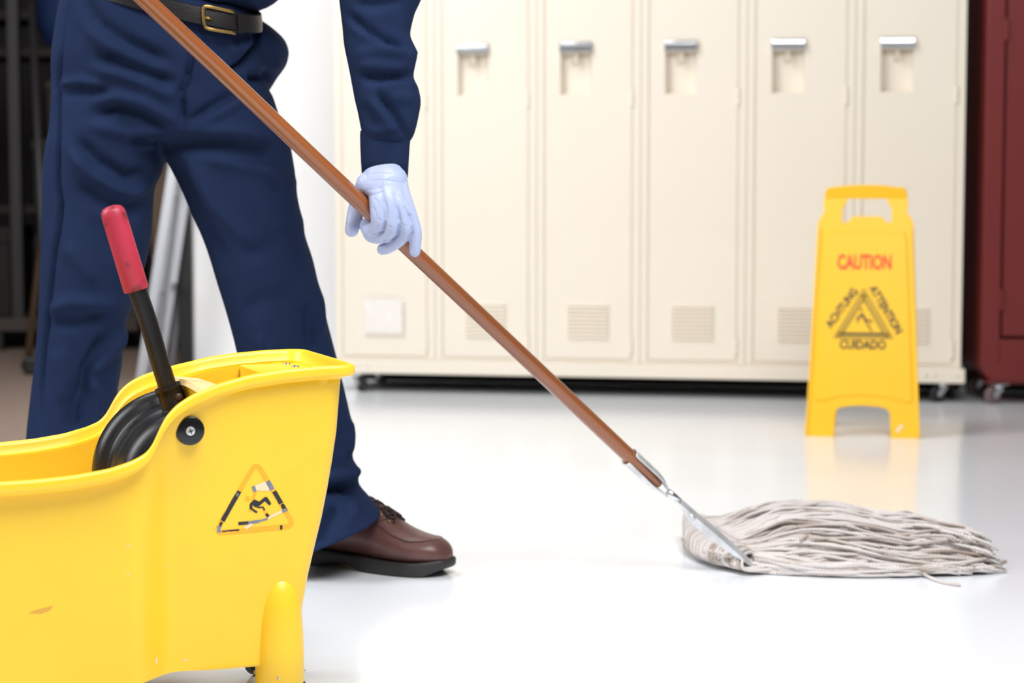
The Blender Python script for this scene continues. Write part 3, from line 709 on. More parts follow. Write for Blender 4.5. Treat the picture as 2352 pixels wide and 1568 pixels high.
# local-z aligned handle so the grain runs along it
def along(name, p0, p1, prof_r, m, parent, n=28):
    L = np.linalg.norm(p1 - p0); v, f = lathe([(t * L, r) for t, r in prof_r], n)
    o = obj(name, v, f, m, None, sharp=50); q = Vector(p1 - p0).to_track_quat('Z', 'Y'); W_ = Matrix.Translation(Vector(p0)) @ q.to_matrix().to_4x4()
    o.parent = parent; R = ROOT[parent.name]; o.matrix_basis = R.inverted() @ W_; ROOT[o.name] = W_; return o
along('handle', htop, hend, [(0, .006), (.002, .010), (.006, .0118)] + [(t, .0119) for t in np.linspace(.02, .9, 14)] + [(.95, .0118), (.965, .0112), (.985, .0085), (1, .006)], M_wood, mop)
cv = np.array([0, 0, CH]) - hb; cv -= hd * (cv @ hd); cv /= np.linalg.norm(cv); pv = np.cross(hd, cv)   # cv towards viewer side, pv across
if pv[2] < 0: pv = -pv
nk = at(1533, 1132, 3.10)
def strap(sgn):
    V = []; rows = 16
    for i in range(rows):
        t = i / (rows - 1); c = hb + hd * (-.004 + .118 * t); c = c + (nk - (hb + hd * .112)) * sm((t - .6) / .4)
        r = .0137 if t < .5 else .0137 + (.0055 - .0137) * sm((t - .5) / .5); half = math.radians(62 - 12 * t)
        if i == 0: r += .0012
        for a in np.linspace(-half, half, 11): V.append(c + pv * sgn * r * math.cos(a) + cv * r * math.sin(a))
    Fq = [(i * 11 + j, i * 11 + j + 1, (i + 1) * 11 + j + 1, (i + 1) * 11 + j) for i in range(rows - 1) for j in range(10)]
    o = obj('socket_strap', V, Fq, M_zinc, mop, world=True, fix=False); s_ = o.modifiers.new('s', 'SOLIDIFY'); s_.thickness = .0016; s_.offset = 0
strap(1); strap(-1)
tip = on_floor(1735, 1303, .010)
tip = at(1735, 1302, 3.10)
axp = [at(1540, 1134, 3.097), at(1563, 1152, 3.10), at(1604, 1188, 3.105), at(1650, 1227, 3.108), at(1695, 1266, 3.106), tip]
W_up = [.004, .0045, .0050, .0052, .0048, .0030]; W_dn = [.004, .0060, .0150, .0150, .0095, .0035]; dep = [.005, .009, .016, .018, .014, .004]
axc = curve(axp, 36); tt_ = np.linspace(0, 5, 36); WU = np.interp(tt_, range(6), W_up); WD = np.interp(tt_, range(6), W_dn); D_ = np.interp(tt_, range(6), dep); R_ = []
for i in range(36):
    t = axc[min(i + 1, 35)] - axc[max(i - 1, 0)]; t /= np.linalg.norm(t); c_ = np.array([0, -1.0, .12]); c_ -= t * (c_ @ t); c_ /= np.linalg.norm(c_); p_ = np.cross(t, c_)
    if p_[2] < 0: p_ = -p_
    R_.append([axc[i] + p_ * WU[i] - c_ * .004, axc[i] - p_ * .003 + c_ * D_[i] * .5, axc[i] - p_ * WD[i] + c_ * D_[i] * .30, axc[i] - p_ * WD[i] - c_ * .002, axc[i] - c_ * D_[i] * .5])
v, f = loft(R_); obj('clamp_jaw', v, f, M_zinc, mop, world=True, sharp=25)
p = at(1590, 1187, 3.085); v, f = tube([p + np.array([-.004, 0, .004]), p + np.array([.004, 0, -.004])], .004, 12); obj('clamp_bolt', v, f, M_zinc, mop, world=True)
B().tube([at(1534, 1128, 3.092), at(1548, 1140, 3.095), at(1562, 1150, 3.097)], [.005, .0055, .004], 10).build('clamp_tab', M_steel, mop, world=True)

YN = lambda x: float(np.interp(x, [.28, .34, .39, .45, .55, .65, .75, .85], [3.24, 3.15, 3.105, 3.078, 3.066, 3.075, 3.095, 3.14]))
YF = lambda x: float(np.interp(x, [.30, .40, .50, .60, .70, .80], [3.40, 3.47, 3.53, 3.53, 3.47, 3.38]))
HH = lambda x: float(np.interp(x, [.30, .38, .45, .55, .64, .70, .76, .82], [.040, .052, .062, .062, .044, .046, .036, .020]))
G0, G1 = np.array([.390, 3.12, .024]), np.array([.318, 3.40, .040])
YR = .0029
def smoothn(n, amp, f_):
    ph = rng.uniform(0, 6.28, 3); s = np.linspace(0, 1, n); return amp * (np.sin(f_ * s * 6.28 + ph[0]) + .5 * np.sin(2.3 * f_ * s * 6.28 + ph[1])) / 1.5
def strand_right(t, layer, npt=26):
    g = G0 + (G1 - G0) * t; xe = np.interp(t, [0, .35, .7, 1], [.735, .775, .725, .62]) + rng.normal(0, .038); xe = min(xe, .795)
    s = np.linspace(0, 1, npt); x = g[0] + (xe - g[0]) * s; drift = rng.normal(0, .16); q = np.clip(t + drift * s, .01, .99)
    wy = smoothn(npt, .006 + .014 * rng.random() ** 2, .5 + .9 * rng.random()) * s
    endk = rng.normal(0, .022); wy = wy + endk * np.clip((s - .7) / .3, 0, 1) ** 2
    out = []
    for i in range(npt):
        yn, yf = YN(x[i]), YF(x[i]); Y = yn + (yf - yn) * q[i] + wy[i]
        edge = max(.22, 1 - abs(2 * q[i] - 1) ** 3.5); bulk = HH(x[i]) * edge
        k_ = sm(s[i] * 4); z = g[2] * (1 - k_) * (.4 + .6 * layer) + k_ * bulk * layer + YR
        out.append((x[i], max(min(Y, yf + .01), yn - .004), z))
    P = np.array(out); P[:, 2] += np.abs(smoothn(npt, .0045, 1.1)) * np.minimum(1, s * 5) * (.3 + layer); P[:, 2] = np.maximum(P[:, 2], YR); P[-1, 2] = max(YR, P[-1, 2] - .006)
    return P
def strand_curl(t, npt=26):
    nL = np.array([-.966, -.26, 0]); off = np.interp(t, [0, .3, .6, 1], [.022, .058, .060, .022]) * rng.uniform(.82, 1.0)
    g = G0 + (G1 - G0) * t; lift = rng.uniform(.6, 1)
    pts = [g + [.006, 0, .004], g + nL * off * .35 + [0, 0, .010 * lift], g + nL * off * .85 + [0, -.006, .004 * lift], g + nL * off + [.002, -.03, -g[2] * .55]]
    tt = t
    while tt > .22:
        tt -= .2; gg = G0 + (G1 - G0) * tt; o2 = np.interp(tt, [0, .3, .6, 1], [.030, .058, .060, .03]) * rng.uniform(.70, .98); pts.append(np.array([*(gg + nL * o2)[:2], .006 + .02 * rng.random()]))
    for x in (.42, .50, .60): pts.append(np.array([x + rng.normal(0, .006), YN(x) + .004 + .018 * rng.random(), YR + .012 * rng.random()]))
    xe = rng.uniform(.66, .79); pts.append(np.array([xe, YN(xe) + .02 + .04 * rng.random(), YR + .006 * rng.random()]))
    P = curve(pts, npt + 8); P[:, 2] = np.maximum(P[:, 2], YR); return P
def yarn_mesh(P, n=6, r=YR):
    k = len(P); rr = np.full(k, r) * (1 + .08 * np.sin(np.arange(k) * 1.7)); rr[-1] *= .6
    v, f = tube(P, rr, n); return v, f
def add_uv(me, n, k, L):
    uv = me.uv_layers.new(name='UVMap'); li = 0
    for p in me.polygons:
        vs_ = list(p.vertices); js = [i % n for i in vs_]; wrap = (len(vs_) == 4 and 0 in js and n - 1 in js)
        for i in vs_:
            j = i % n; row = i // n; u = (j + (n if wrap and j == 0 else 0)) / n; uv.data[li].uv = (u, (row % k) / (k - 1) * L); li += 1
def yarn_obj(P, name='yarn_strand'):
    v, f = yarn_mesh(P); me = mesh(v, f); add_uv(me, 6, len(P), float(np.linalg.norm(np.diff(P, axis=0), axis=1).sum()))
    return link(name, me, M_yarn, mop, world=True)
for i in range(190): yarn_obj(strand_right(rng.random() ** (1.35 if i % 2 else 1) if i > 40 else i / 40, rng.uniform(.62, 1.08)))
for i in range(64): yarn_obj(strand_curl((i + rng.random()) / 64))
loose = curve([at(2036, 1222, 3.22) * 1, at(2064, 1262, 3.16), on_floor(2090, 1296, .012), on_floor(2128, 1322, .004), on_floor(2165, 1337, .0026), on_floor(2206, 1344, .0026)], 30); yarn_obj(loose)
for pts in ([(2260, 1262), (2285, 1290), (2312, 1288)], [(2200, 1240), (2190, 1280), (2176, 1302)], [(1800, 1180), (1812, 1160), (1816, 1150)], [(1890, 1200), (1868, 1222), (1838, 1240)]):
    z0 = .012 if pts[0][0] > 2100 else .050; yarn_obj(curve([on_floor(x, y, z0 if i == 0 else (z0 + .004 if z0 > .03 else .0035)) for i, (x, y) in enumerate(pts)], 12))
for i in range(22):
    P = strand_right(rng.uniform(.1, .9), 1.0); w_ = smoothn(len(P), rng.uniform(.02, .05), rng.uniform(.5, 1.1)) * np.linspace(0, 1, len(P)); P[:, 1] += w_; P[:, 1] = np.clip(P[:, 1], 3.085, 3.50); P[:, 2] += .005 * np.minimum(1, np.linspace(0, 6, len(P))); yarn_obj(P)
k = B(); ks = []; LL = []
for i in range(170):
    P = strand_right(rng.random(), rng.uniform(.03, .72), 18); v, f = yarn_mesh(P, 5); k.add(v, f)
me = mesh(k.v, k.f); add_uv(me, 5, 18, .45); o = link('yarn_mass', me, M_yarn, mop, world=True); o['kind'] = 'stuff'

# ============================================================ person
gp = on_floor(400, 1320)
man = empty('person', (gp[0], gp[1], 0), 0, 'person in navy work shirt and trousers, gloved hand mopping the floor', 'person')
NR = 40
def ring(l, r, Yc, hdp, front=0.0, skew=0.0, e=2.2):
    # cross-section between a left and a right outline point; hdp = half depth, skew = depth difference right-left
    L_ = at(l[0], l[1], Yc - skew / 2); R_ = at(r[0], r[1], Yc + skew / 2); c = (L_ + R_) / 2; h = (R_ - L_) / 2; out = []
    for j in range(NR):
        a = 2 * PI * j / NR; ca, sa = math.cos(a), math.sin(a)
        x = math.copysign(abs(ca) ** (2 / e), ca); y = math.copysign(abs(sa) ** (2 / e), sa)
        out.append(c + h * x + np.array([0, hdp * y, front * max(0, -y)]))
    return out
def rows(data, b, refine=3):
    D = np.array([(a[0], a[1], b_[0], b_[1], y, h) for a, b_, y, h in data], float)
    D = curve(D, (len(D) - 1) * refine + 1)
    v, f = loft([ring(d[0:2], d[2:4], d[4], d[5]) for d in D]); b.add(v, f)
tb = B()
S = lambda y, l, r, Yc, h: ((l, y), (r, y), Yc, h)
# pelvis, waist tilted down to the right
rows([((152, -66), (560, 10), 3.085, .110), ((147, -20), (586, 38), 3.085, .122), ((138, 20), (592, 58), 3.085, .128), S(80, 128, 596, 3.085, .132), S(130, 122, 602, 3.085, .134), S(190, 122, 612, 3.09, .130), S(245, 121, 632, 3.09, .122), S(300, 118, 652, 3.09, .108), S(325, 135, 640, 3.095, .09)], tb)
# seat behind the right hip
rows([S(30, 470, 560, 3.17, .03), S(48, 470, 603, 3.17, .07), S(71, 470, 634, 3.17, .09), S(92, 470, 654, 3.17, .10), S(118, 470, 662, 3.17, .105), S(146, 470, 656, 3.17, .10), S(180, 470, 634, 3.17, .09), S(215, 470, 612, 3.17, .07)], tb)
rows([S(215, 123, 420, 3.085, .11), S(290, 119, 404, 3.085, .112), S(332, 111, 378, 3.085, .110), S(372, 105, 374, 3.085, .106), S(401, 102, 368, 3.085, .103), S(428, 101, 353, 3.085, .10), S(476, 101, 349, 3.085, .096), S(535, 99, 346, 3.082, .092), S(586, 98, 338, 3.080, .088), S(640, 96, 321, 3.080, .084),
      S(705, 93, 300, 3.082, .08), S(746, 91, 284, 3.085, .078), S(790, 87, 280, 3.09, .077), S(841, 82, 277, 3.095, .077), S(902, 75, 267, 3.10, .078), S(983, 66, 262, 3.105, .080), S(1060, 62, 262, 3.11, .082), S(1140, 60, 266, 3.11, .085), S(1215, 61, 272, 3.11, .088), S(1275, 64, 279, 3.11, .092)], tb)
rows([S(215, 395, 624, 3.09, .10), S(259, 398, 638, 3.09, .108), S(300, 388, 654, 3.09, .108), S(338, 375, 667, 3.09, .105), S(367, 384, 672, 3.09, .102), S(408, 404, 679, 3.092, .10), S(442, 421, 681, 3.094, .098), S(480, 437, 688, 3.096, .096), S(510, 450, 697, 3.098, .094), S(542, 465, 700, 3.10, .092), S(593, 484, 717, 3.10, .09), S(644, 499, 729, 3.10, .087), S(705, 518, 742, 3.10, .084),
      S(773, 537, 760, 3.10, .081), S(819, 548, 772, 3.105, .08), S(880, 566, 787, 3.11, .079), S(940, 586, 801, 3.115, .078), S(993, 600, 811, 3.12, .077), ((607, 1050), (809, 1052), 3.12, .076), ((612, 1085), (824, 1078), 3.12, .078), ((616, 1125), (823, 1110), 3.12, .079), ((620, 1165), (843, 1136), 3.115, .083), ((626, 1220), (862, 1160), 3.11, .088), ((634, 1286), (879, 1186), 3.10, .094)], tb, 4)
tr = voxel(tb, .0048, 5)
folds(tr, [
    ([(444, 70), (441, 140), (428, 190), (414, 214), (418, 255), (420, 296)], 6, -10), ([(452, 70), (450, 140), (438, 190)], 9, 3),
    ([(168, 0), (152, 30), (140, 90), (133, 180), (131, 300), (131, 420), (139, 470), (134, 520), (122, 590), (110, 700), (100, 800), (93, 900), (96, 990)], 4.5, -7.0),
    ([(195, 0), (215, 50), (260, 85), (330, 118), (395, 150)], 14, -10), ([(190, 20), (225, 75), (300, 130), (390, 172)], 16, 8),
    ([(215, 128), (270, 140), (340, 165), (405, 200)], 13, -9), ([(205, 155), (280, 168), (350, 196), (412, 226)], 12, 6),
    ([(135, 196), (190, 186), (245, 196)], 9, 6), ([(140, 212), (200, 206), (250, 214)], 9, -5),
    ([(205, 240), (270, 222), (330, 236), (415, 292)], 12, 7), ([(215, 262), (270, 246), (330, 262), (400, 300)], 10, -7),
    ([(200, 285), (290, 306), (360, 300), (412, 302)], 10, 5), ([(300, 322), (350, 318), (395, 306)], 8, -5), ([(310, 332), (360, 328)], 7, 4),
    ([(420, 298), (500, 262), (570, 220)], 9, 6), ([(424, 292), (500, 240), (560, 205)], 9, -6), ([(424, 305), (540, 300), (650, 318)], 12, 5), ([(430, 320), (520, 330), (640, 350)], 12, -6), ([(376, 340), (440, 338), (540, 352), (650, 378)], 12, -8), ([(460, 350), (560, 378), (660, 395)], 14, 5),
    ([(160, 340), (205, 395), (255, 430), (300, 445), (345, 420)], 12, 8), ([(170, 320), (225, 372), (290, 410), (350, 395)], 13, -7), ([(180, 415), (230, 455), (290, 480), (340, 470)], 16, -5),
    ([(590, 44), (592, 75), (586, 105), (562, 145), (520, 168)], 6, -12), ([(520, 120), (560, 110), (585, 90)], 9, 4), ([(570, 180), (610, 172), (636, 176)], 8, -8), ([(560, 160), (610, 150), (648, 150)], 9, 5),
    ([(385, 355), (430, 430), (480, 530), (520, 600)], 14, -6), ([(430, 360), (490, 470), (560, 540), (600, 560)], 14, 5), ([(600, 380), (640, 430), (680, 410)], 9, 5), ([(620, 440), (655, 420), (682, 395)], 7, -4), ([(560, 590), (620, 560), (690, 520)], 15, -4),
    ([(745, 640), (735, 720), (728, 800)], 9, 5), ([(715, 690), (712, 760), (718, 810)], 10, -6), ([(590, 770), (612, 795), (640, 805)], 10, 5), ([(560, 720), (600, 690), (680, 680)], 18, -4),
    ([(108, 716), (160, 694), (230, 698), (290, 690)], 12, 6), ([(112, 745), (180, 740), (250, 720)], 13, -6), ([(215, 500), (250, 560), (300, 590), (330, 580)], 14, -4), ([(150, 560), (200, 620), (225, 650)], 14, 4),
    ([(206, 858), (236, 824), (268, 790), (290, 745)], 9, 8), ([(190, 900), (196, 850), (220, 812), (250, 770)], 12, -9), ([(206, 862), (222, 905), (218, 960), (222, 1005)], 9, 7), ([(190, 880), (172, 930), (170, 990)], 14, -8), ([(130, 800), (150, 860), (150, 930)], 16, 4),
    ([(690, 1150), (740, 1124), (790, 1118), (826, 1124)], 9, -14), ([(740, 1100), (790, 1088), (826, 1082)], 10, 8), ([(725, 1250), (748, 1200), (775, 1160)], 10, -8), ([(790, 1215), (815, 1180), (812, 1145)], 9, 5), ([(800, 960), (806, 1000), (803, 1045)], 8, 5), ([(775, 980), (780, 1040)], 9, -5),
], 1.95, 1.25)
trousers = link('trousers', tr, M_navy, man, world=True); sm_ = trousers.modifiers.new('s', 'SMOOTH'); sm_.factor = .5; sm_.iterations = 3
# shirt: torso and both sleeves
sb = B()
rows([((154, -70), (582, 26), 3.085, .118), ((148, -92), (604, 18), 3.085, .130), ((146, -120), (640, -6), 3.085, .140), ((150, -170), (668, -60), 3.08, .145), ((170, -320), (690, -240), 3.05, .14), ((190, -480), (700, -430), 3.01, .135), ((230, -640), (690, -620), 2.97, .115), ((330, -720), (590, -715), 2.95, .08)], sb)
arm = [S(-300, 660, 850, 2.93, .07), S(-200, 705, 905, 2.90, .07), S(-110, 752, 955, 2.87, .066), S(-40, 772, 976, 2.855, .064), S(0, 779, 967, 2.85, .062), S(27, 782, 954, 2.848, .059), S(65, 787, 944, 2.845, .056), S(80, 788, 942, 2.843, .056), S(102, 790, 951, 2.84, .057), S(119, 793, 960, 2.838, .058), S(146, 799, 955, 2.835, .056), S(177, 805, 950, 2.832, .054), S(204, 810, 962, 2.83, .055), S(235, 816, 967, 2.827, .055), S(255, 821, 964, 2.825, .053), S(289, 828, 957, 2.822, .049), S(312, 833, 950, 2.82, .045), S(328, 838, 942, 2.82, .041)]
rows([S(-620, 560, 680, 2.99, .07), S(-540, 570, 720, 2.985, .08), S(-420, 620, 790, 2.96, .078), *arm], sb)
# right sleeve reaching to the top of the handle
rh = hb - hd * 1.36
sh, el = at(245, -600, 2.97), np.array([-.86, 2.80, 1.02])
v, f = tube(curve([sh + [.06, 0, 0], sh, (sh + el) / 2, el, (el + rh) / 2, rh + (el - rh) * .25], 24), np.interp(np.linspace(0, 1, 24), [0, .15, .5, .8, 1], [.06, .075, .066, .055, .042]), 24); sb.add(v, f)
shm = voxel(sb, .0052, 4)
folds(shm, [([(796, 30), (830, 62), (880, 92), (945, 112)], 8, -10), ([(800, 48), (840, 80), (890, 108), (940, 122)], 9, 6), ([(810, 130), (860, 116), (930, 128)], 10, 4), ([(820, 170), (870, 182), (910, 178), (950, 176)], 9, -9), ([(815, 150), (870, 150), (930, 158)], 10, 4), ([(860, 205), (905, 222), (955, 225)], 12, 5), ([(862, 205), (890, 245), (920, 285), (942, 325)], 7, -7), ([(850, 230), (880, 265), (910, 305)], 8, 5), ([(830, 240), (850, 270), (860, 300)], 9, -4), ([(870, 200), (920, 190), (955, 196)], 9, 5), ([(810, 5), (860, 12), (930, 0)], 10, -6), ([(830, 288), (870, 300), (920, 296)], 7, 3),
            ([(430, 6), (470, -8), (520, 0)], 8, 4), ([(600, 14), (620, 4), (640, -12)], 7, 4)], 1.4, 1.25)
shirt = link('shirt', shm, M_navy, man, world=True)
# cuff
D = [S(300, 828, 944, 2.822, .040), S(310, 827, 944, 2.822, .0405), S(337, 827.5, 941, 2.82, .040), S(370, 829, 939, 2.82, .039), ((831, 403), (937, 408), 2.82, .038)]
rg = [ring(d[0], d[1], d[2], d[3], front=(.008 if i == 4 else 0), e=2.1) for i, d in enumerate(D)]
inn = [[p + (np.mean(r, axis=0) - p) * .06 for p in r] for r in (rg[4], rg[3], rg[2])]
v, f = loft(rg + inn, cap=False); obj('cuff', v, f, M_navy, shirt, world=True)
v, f = lathe([(0, .0052), (.0012, .0055), (.002, .004), (.0018, .001)], 16, 'y'); p = at(905, 352, 2.78); 
# belt and buckle follow the waist
Lw, Rw = at(150, -62, 3.085), at(588, 46, 3.085); wc = (Lw + Rw) / 2; wh = (Rw - Lw) / 2; wd = np.array([.028, -.128, -.027])
def waist(a, off, up): 
    ca, sa = math.cos(a), math.sin(a); e = 2.2; x = math.copysign(abs(ca) ** (2 / e), ca); y = math.copysign(abs(sa) ** (2 / e), sa)
    q = wh * x + wd * y; n_ = q / np.linalg.norm(q); return wc + q * 1.01 + n_ * off + np.array([-.05, -.0, 1]) * up
n_ = 96; V = []
for a in np.linspace(0, 2 * PI, n_ + 1)[:-1]:
    for off, up in ((.002, -.0135), (.0075, -.0128), (.0085, 0), (.0075, .0128), (.002, .0135)): V.append(waist(a, off, up))
Fq = [(i * 5 + j, ((i + 1) % n_) * 5 + j, ((i + 1) % n_) * 5 + (j + 1) % 5, i * 5 + (j + 1) % 5) for i in range(n_) for j in range(5)]
belt = obj('belt', V, Fq, M_belt, man, world=True, sharp=40)
# buckle: find the angles of its ends on the waist
def ang_at(px):
    best = min(np.linspace(.2, 2.9, 400), key=lambda a: abs(proj([waist(a, .01, 0)])[0][0] - px)); return best
aL, aR, aK = ang_at(467), ang_at(536), ang_at(553)
fr = [waist(a, .013, u) for a, u in ((aR, .0158), ((aL * 2 + aR) / 3, .0166), (aL + (aR - aL) * .08, .0163), (aL, .013), (aL - (aR - aL) * .02, 0), (aL, -.013), (aL + (aR - aL) * .08, -.0163), ((aL * 2 + aR) / 3, -.0166), (aR, -.0158))]
v, f = tube(curve(fr, 40), .0028, 12); bu = obj('buckle', v, f, M_brass, belt, world=True)
v, f = tube([waist(aL, .0145, -.001), waist(aL + (aR - aL) * .25, .0125, -.001)], .002, 10); obj('buckle_prong', v, f, M_brass, bu, world=True)
V = []; 
for a in np.linspace(aK - .035, aK + .055, 6):
    for off, up in ((.006, -.015), (.012, -.0146), (.0125, 0), (.012, .0146), (.006, .015)): V.append(waist(a, off, up))
obj('belt_keeper', V, [(i * 5 + j, (i + 1) * 5 + j, (i + 1) * 5 + (j + 1) % 5, i * 5 + (j + 1) % 5) for i in range(5) for j in range(5)] + [(0, 1, 2, 3, 4), (25, 26, 27, 28, 29)], M_belt, belt, world=True, sharp=40)
V = [];
aT = ang_at(538); aS = ang_at(470)
for a in np.linspace(aS, aT, 10):
    for off, up in ((.008, -.0118), (.0105, -.0114), (.0115, 0), (.0105, .0114), (.008, .0118)): V.append(waist(a, off, up))
obj('belt_tail', V, [(i * 5 + j, (i + 1) * 5 + j, (i + 1) * 5 + (j + 1) % 5, i * 5 + (j + 1) % 5) for i in range(9) for j in range(5)] + [(0, 1, 2, 3, 4), (45, 46, 47, 48, 49)], M_belt, belt, world=True, sharp=40)
for px in (403, 418):
    a = ang_at(px); v, f = tube([waist(a, .0078, .003), waist(a, .0092, .003)], .0016, 10); obj('belt_hole', v, f, M_black, belt, world=True)

# gloved left hand
def hY(px):
    u = (px - 1176) / F; P0, dv = ht, hd; t = (P0[0] - u * ((P0[1]) * CA - (P0[2] - CH) * SA)) / (u * (dv[1] * CA - dv[2] * SA) - dv[0]); return (P0 + dv * t)[1]
HS = .178571
YH = hY(880)
def hpnt(c): 
    px, py = 760 + c[0] * HS, 360 + c[1] * HS; return at(px, py, hY(min(max(px, 800), 970)) * .35 + YH * .65 + c[2])
def chain(bb, pts, n=18, sub=7):
    P = curve([list(hpnt(p)) + [p[3]] for p in pts], (len(pts) - 1) * sub + 1)
    # round ends
    c, r = P[:, :3], P[:, 3]; d0 = (c[0] - c[1]) / np.linalg.norm(c[0] - c[1]); d1 = (c[-1] - c[-2]) / np.linalg.norm(c[-1] - c[-2])
    pre = [(c[0] + d0 * r[0] * math.sin(a), r[0] * math.cos(a)) for a in (1.45, 1.1, .7, .35)]; post = [(c[-1] + d1 * r[-1] * math.sin(a), r[-1] * math.cos(a)) for a in (.35, .7, 1.1, 1.45)]
    path = [p for p, _ in pre] + list(c) + [p for p, _ in post]; rad = [q for _, q in pre] + list(r) + [q for _, q in post]
    v, f = tube(path, rad, n); bb.add(v, f)
hb_ = B()
v, f = loft([ring((760 + l * HS, 360 + y * HS), (760 + r * HS, 360 + (y + dy) * HS), YH + dY, h, e=2.1) for y, l, r, dY, h, dy in ((60, 470, 940, .0, .026, 0), (150, 436, 950, .0, .0285, 10), (230, 412, 982, -.003, .0292, 30), (285, 404, 978, -.005, .0286, 30), (340, 388, 964, -.008, .0275, 25), (420, 382, 978, -.013, .0245, 20), (500, 470, 995, -.019, .019, 20), (580, 530, 1030, -.023, .0165, 20), (650, 560, 1065, -.024, .0145, 30), (700, 585, 1085, -.024, .012, 40))]); hb_.add(v, f)
chain(hb_, [(600, 250, -.003, .015), (602, 400, -.018, .0142), (605, 560, -.029, .0128), (612, 740, -.031, .0118), (612, 850, -.027, .0112), (560, 925, -.015, .0103), (490, 945, -.002, .0098), (455, 905, .013, .0092), (455, 860, .018, .0085)])
chain(hb_, [(680, 250, -.004, .015), (700, 400, -.021, .0142), (750, 580, -.034, .0128), (775, 800, -.036, .0112), (775, 920, -.032, .0106), (715, 1005, -.020, .0098), (610, 1035, -.008, .0094), (520, 1025, .004, .0088), (480, 990, .012, .008)])
chain(hb_, [(770, 250, -.004, .015), (800, 410, -.020, .0140), (870, 620, -.033, .0120), (930, 820, -.034, .0104), (955, 930, -.031, .0102), (920, 1030, -.022, .0096), (830, 1110, -.012, .0092), (730, 1170, -.002, .0088), (665, 1190, .004, .0083)])
chain(hb_, [(850, 270, -.003, .015), (890, 440, -.017, .0135), (990, 690, -.028, .0112), (1060, 860, -.029, .0093), (1090, 980, -.028, .0090), (1085, 1110, -.025, .0088), (1080, 1215, -.022, .0083)])
chain(hb_, [(500, 360, -.002, .020), (430, 470, .012, .0165), (360, 600, .024, .0135), (318, 720, .029, .0122), (290, 850, .027, .0112), (268, 945, .022, .0100)])
gm = voxel(hb_, .0013, 3, .35)
c2 = lambda *p: [(760 + x * HS, 360 + y * HS) for x, y in p]
folds(gm, [(c2((430, 240), (600, 215), (800, 225)), 2.0, -.5), (c2((420, 300), (600, 275), (760, 280)), 2.0, .5), (c2((690, 960), (620, 985), (500, 1012)), 2.0, -3.2), (c2((880, 1000), (800, 1062), (640, 1100)), 2.0, -3.2), (c2((705, 820), (690, 900), (670, 950)), 2.2, -2.6), (c2((880, 860), (868, 960), (850, 1010)), 2.2, -2.6), (c2((1040, 880), (1048, 980), (1000, 1050)), 2.2, -2.6), (c2((420, 425), (560, 415), (670, 400)), 2, -.7), (c2((440, 470), (560, 450), (660, 440)), 2.2, .7), (c2((470, 510), (580, 485), (680, 440)), 2, -1.0),
            (c2((545, 520), (610, 590), (640, 680)), 2, -1.0), (c2((540, 640), (575, 730), (590, 780)), 2, -1.2), (c2((700, 560), (720, 700), (715, 830)), 3.2, -2.0), (c2((830, 600), (870, 740), (885, 860)), 3.2, -2.0), (c2((930, 620), (1010, 780), (1035, 900)), 3, -2.0),
            (c2((760, 400), (900, 500), (1000, 640)), 3, .8), (c2((700, 240), (690, 400), (720, 560)), 5, .9), (c2((840, 460), (960, 600), (1070, 720)), 2, -.8),
            (c2((890, 850), (930, 880), (980, 890)), 2, -1.0), (c2((890, 900), (940, 920)), 2, -.8), (c2((730, 880), (760, 910), (790, 900)), 2, -.8), (c2((700, 300), (860, 330), (960, 330)), 2, -.7), (c2((560, 800), (600, 790), (650, 830)), 2, -.8)])
glove = link('glove', gm, M_glove, man, world=True); glove['label'] = 'pale lavender blue nitrile glove'
# rolled edge of the glove at the wrist
# right hand on the upper handle (simple grip around the wood)
rb = B(); side = np.cross(hd, [0, 1, 0]); side /= np.linalg.norm(side); outv = np.cross(side, hd)
for i in range(4):
    c0 = rh + hd * (-.033 + .021 * i); P = [c0 + (side * math.cos(a) + outv * math.sin(a)) * .0215 for a in np.linspace(-.5, 4.1, 14)]
    v, f = tube(P, np.interp(np.linspace(0, 1, 14), [0, .8, 1], [.0105, .0095, .005]), 12); rb.add(v, f)
pc = rh + side * .024 - outv * .016
v, f = tube(curve([pc - hd * .04, pc, pc + hd * .04], 10), [.006, .016, .02, .021, .022, .022, .021, .02, .016, .006], 14); rb.add(v, f)
v, f = tube(curve([pc, pc + (el - pc) * .12, pc + (el - pc) * .3], 8), [.02, .024, .027, .028, .029, .030, .031, .032], 14); rb.add(v, f)
v, f = tube([rh + hd * .05 + (side * math.cos(a) - outv * math.sin(a)) * .022 for a in np.linspace(0, 2.6, 10)], [.012] * 8 + [.010, .006], 12); rb.add(v, f)
gm2 = voxel(rb, .0022, 4, .4); link('glove', gm2, M_glove, man, world=True)
# head and neck (above the frame)
hc = at(430, -905, 2.84); nb = B()
def ell(bb, c, r, n=20):
    v = []; f = []
    for i in range(n + 1):
        t = PI * i / n
        for j in range(2 * n):
            p = PI * j / n; v.append((c[0] + r[0] * math.sin(max(t, .02) if t < 3.1 else 3.12) * math.cos(p), c[1] + r[1] * math.sin(max(t, .02) if t < 3.1 else 3.12) * math.sin(p), c[2] + r[2] * math.cos(t)))
    for i in range(n):
        for j in range(2 * n): f.append((i * 2 * n + j, i * 2 * n + (j + 1) % (2 * n), (i + 1) * 2 * n + (j + 1) % (2 * n), (i + 1) * 2 * n + j))
    f += [tuple(range(2 * n)), tuple(range(n * 2 * n + 2 * n - 1, n * 2 * n - 1, -1))]; bb.add(v, f)
ell(nb, hc, (.075, .095, .10)); ell(nb, hc + [.0, -.025, -.055], (.058, .065, .062)); ell(nb, hc + [.005, -.1, -.02], (.013, .02, .024))
for s in (-1, 1): ell(nb, hc + [s * .077, .005, -.01], (.01, .02, .03), 10)
v, f = tube([hc + [0, .03, -.05], hc + [.0, .09, -.20]], [.055, .062], 24); nb.add(v, f)
body_m = voxel(nb, .005, 4); link('body', body_m, M_skin, man, world=True)
